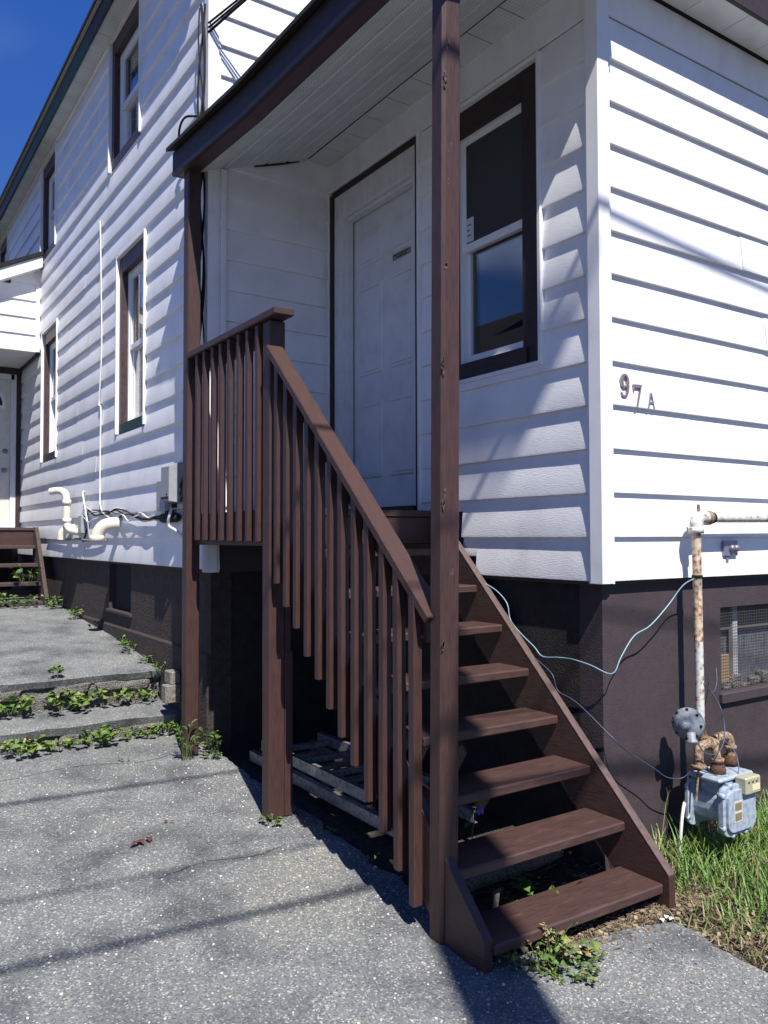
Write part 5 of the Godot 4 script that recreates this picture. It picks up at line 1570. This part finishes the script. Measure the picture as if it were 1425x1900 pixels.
	var pmesh := rough_stone(Vector3(-0.5, -0.35, -0.5), Vector3(0.5, 0.35, 0.5), 5, 0.5)
	pmesh.surface_set_material(0, plain(Color.WHITE, 0.9))
	(pmesh.surface_get_material(0) as StandardMaterial3D).vertex_color_use_as_albedo = true
	grit.mesh = pmesh
	grit.instance_count = 7000
	for i in 7000:
		var z := rng.randf_range(-2.9, 2.2)
		var x := rng.randf_range(-2.6, -0.9 if z < 0.38 else -0.15)
		if rng.randf() < 0.18:
			x = rng.randf_range(-1.25, -0.88)
			z = rng.randf_range(-2.3, 0.36)
		var s := 0.003 + 0.0065 * pow(rng.randf(), 2.2)
		grit.set_instance_transform(i, Transform3D(Basis(UP, rng.randf() * TAU) * Basis.from_scale(Vector3(s, s, s * rng.randf_range(0.6, 1.0))), Vector3(x, ground(x, z) + s * 0.2, z)))
		grit.set_instance_color(i, Color(0.14, 0.14, 0.145).lerp(Color(0.66, 0.64, 0.60), pow(rng.randf(), 2.6)))
	var gr := MultiMeshInstance3D.new()
	gr.name = "gravel_grit"
	gr.multimesh = grit
	add_child(gr, true)
	gr.set_meta("label", "loose grit scattered over the driveway asphalt")
	gr.set_meta("category", "grit")
	gr.set_meta("kind", "stuff")


func build_overhead():
	# a utility pole and overhead cables behind the viewer; their shadows cross the driveway and the stairs
	var pole := thing("utility_pole", "weathered wooden utility pole leaning by the street", "utility pole", Vector3(-2.72, ground(0, 4.5) - 0.05, 4.5))
	var pm := MB.new()
	var h := 10.5
	pm.tube([Vector3(-2.765, -1.55, 4.5), Vector3(-2.220, 3.45, 4.5), Vector3(-1.452, h, 4.5)], [0.17, 0.155, 0.135], 16)
	part("pole", pm.done(), M.plank, pole)
	part("crossarm", cb(Vector3(-1.58, 9.6, 3.5), Vector3(-1.44, 9.72, 5.5), 0.01), M.plank, pole)
	var runs := [[2.40, 0.07, 5.2, 0.016, "thick sagging street cable nearest the house"], [4.13, 0.086, 5.2, 0.019, "thick sagging street cable passing the utility pole"], [3.72, 0.10, 5.3, 0.010, "thin street cable between the two thick ones"]]
	for q in runs:
		var pts := []
		for k in 13:
			var x := -14.0 + 28.0 * k / 12.0
			pts.append(Vector3(x, q[2] + 0.0022 * x * x, q[0] + q[1] * x))
		solo("street_cable", cable(pts, q[3], 8), M.black, q[4], "cable", "overhead street cables")
	for i in 3:
		var pts := []
		for k in 13:
			var t := k / 12.0
			var a := Vector3(-0.93, 3.50 + 0.03 * i, -2.44)
			var b := Vector3(4.3 + 0.3 * i, 8.1, 7.6)
			pts.append(a.lerp(b, t) - UP * 0.06 * sin(PI * t))
		solo("service_cable", cable(pts, 0.007 if i else 0.009, 6), M.black, ["thickest overhead service cable leaving the tall block's corner", "middle overhead service cable leaving the tall block's corner", "topmost overhead service cable leaving the tall block's corner"][i], "cable", "service cables to the house")
	# the house across the driveway, seen in the window panes
	var nb := thing("neighbour_house", "dark-roofed pale neighbouring house across the driveway, mirrored in the window panes", "house", Vector3(-12.0, -1.4, -11.0))
	part("wall", bx(Vector3(-15.0, -1.6, -17.0), Vector3(-9.5, 4.3, -6.5)), mat(lin(0.32, 0.30, 0.27), 0.8, T.soft, Vector3(1, 1, 1)), nb)
	var rf := MB.new()
	rf.prism([Vector2(-15.6, 4.1), Vector2(-8.9, 4.1), Vector2(-12.25, 6.3)], func(p, t): return Vector3(p.x, p.y, t), -17.5, -6.0)
	part("roof", rf.done(), M.shingle, nb)
	part("chimney", bx(Vector3(-11.6, 4.9, -12.2), Vector3(-11.0, 6.6, -11.6)), mat(lin(0.55, 0.53, 0.5), 0.9, T.soft, Vector3(2, 2, 2)), nb)
	for z in [-8.5, -11.5, -14.5]:
		part("window", cb(Vector3(-9.52, 0.6, z - 0.5), Vector3(-9.46, 2.2, z + 0.5), 0.004), plain(lin(0.02, 0.02, 0.025), 0.1), nb)
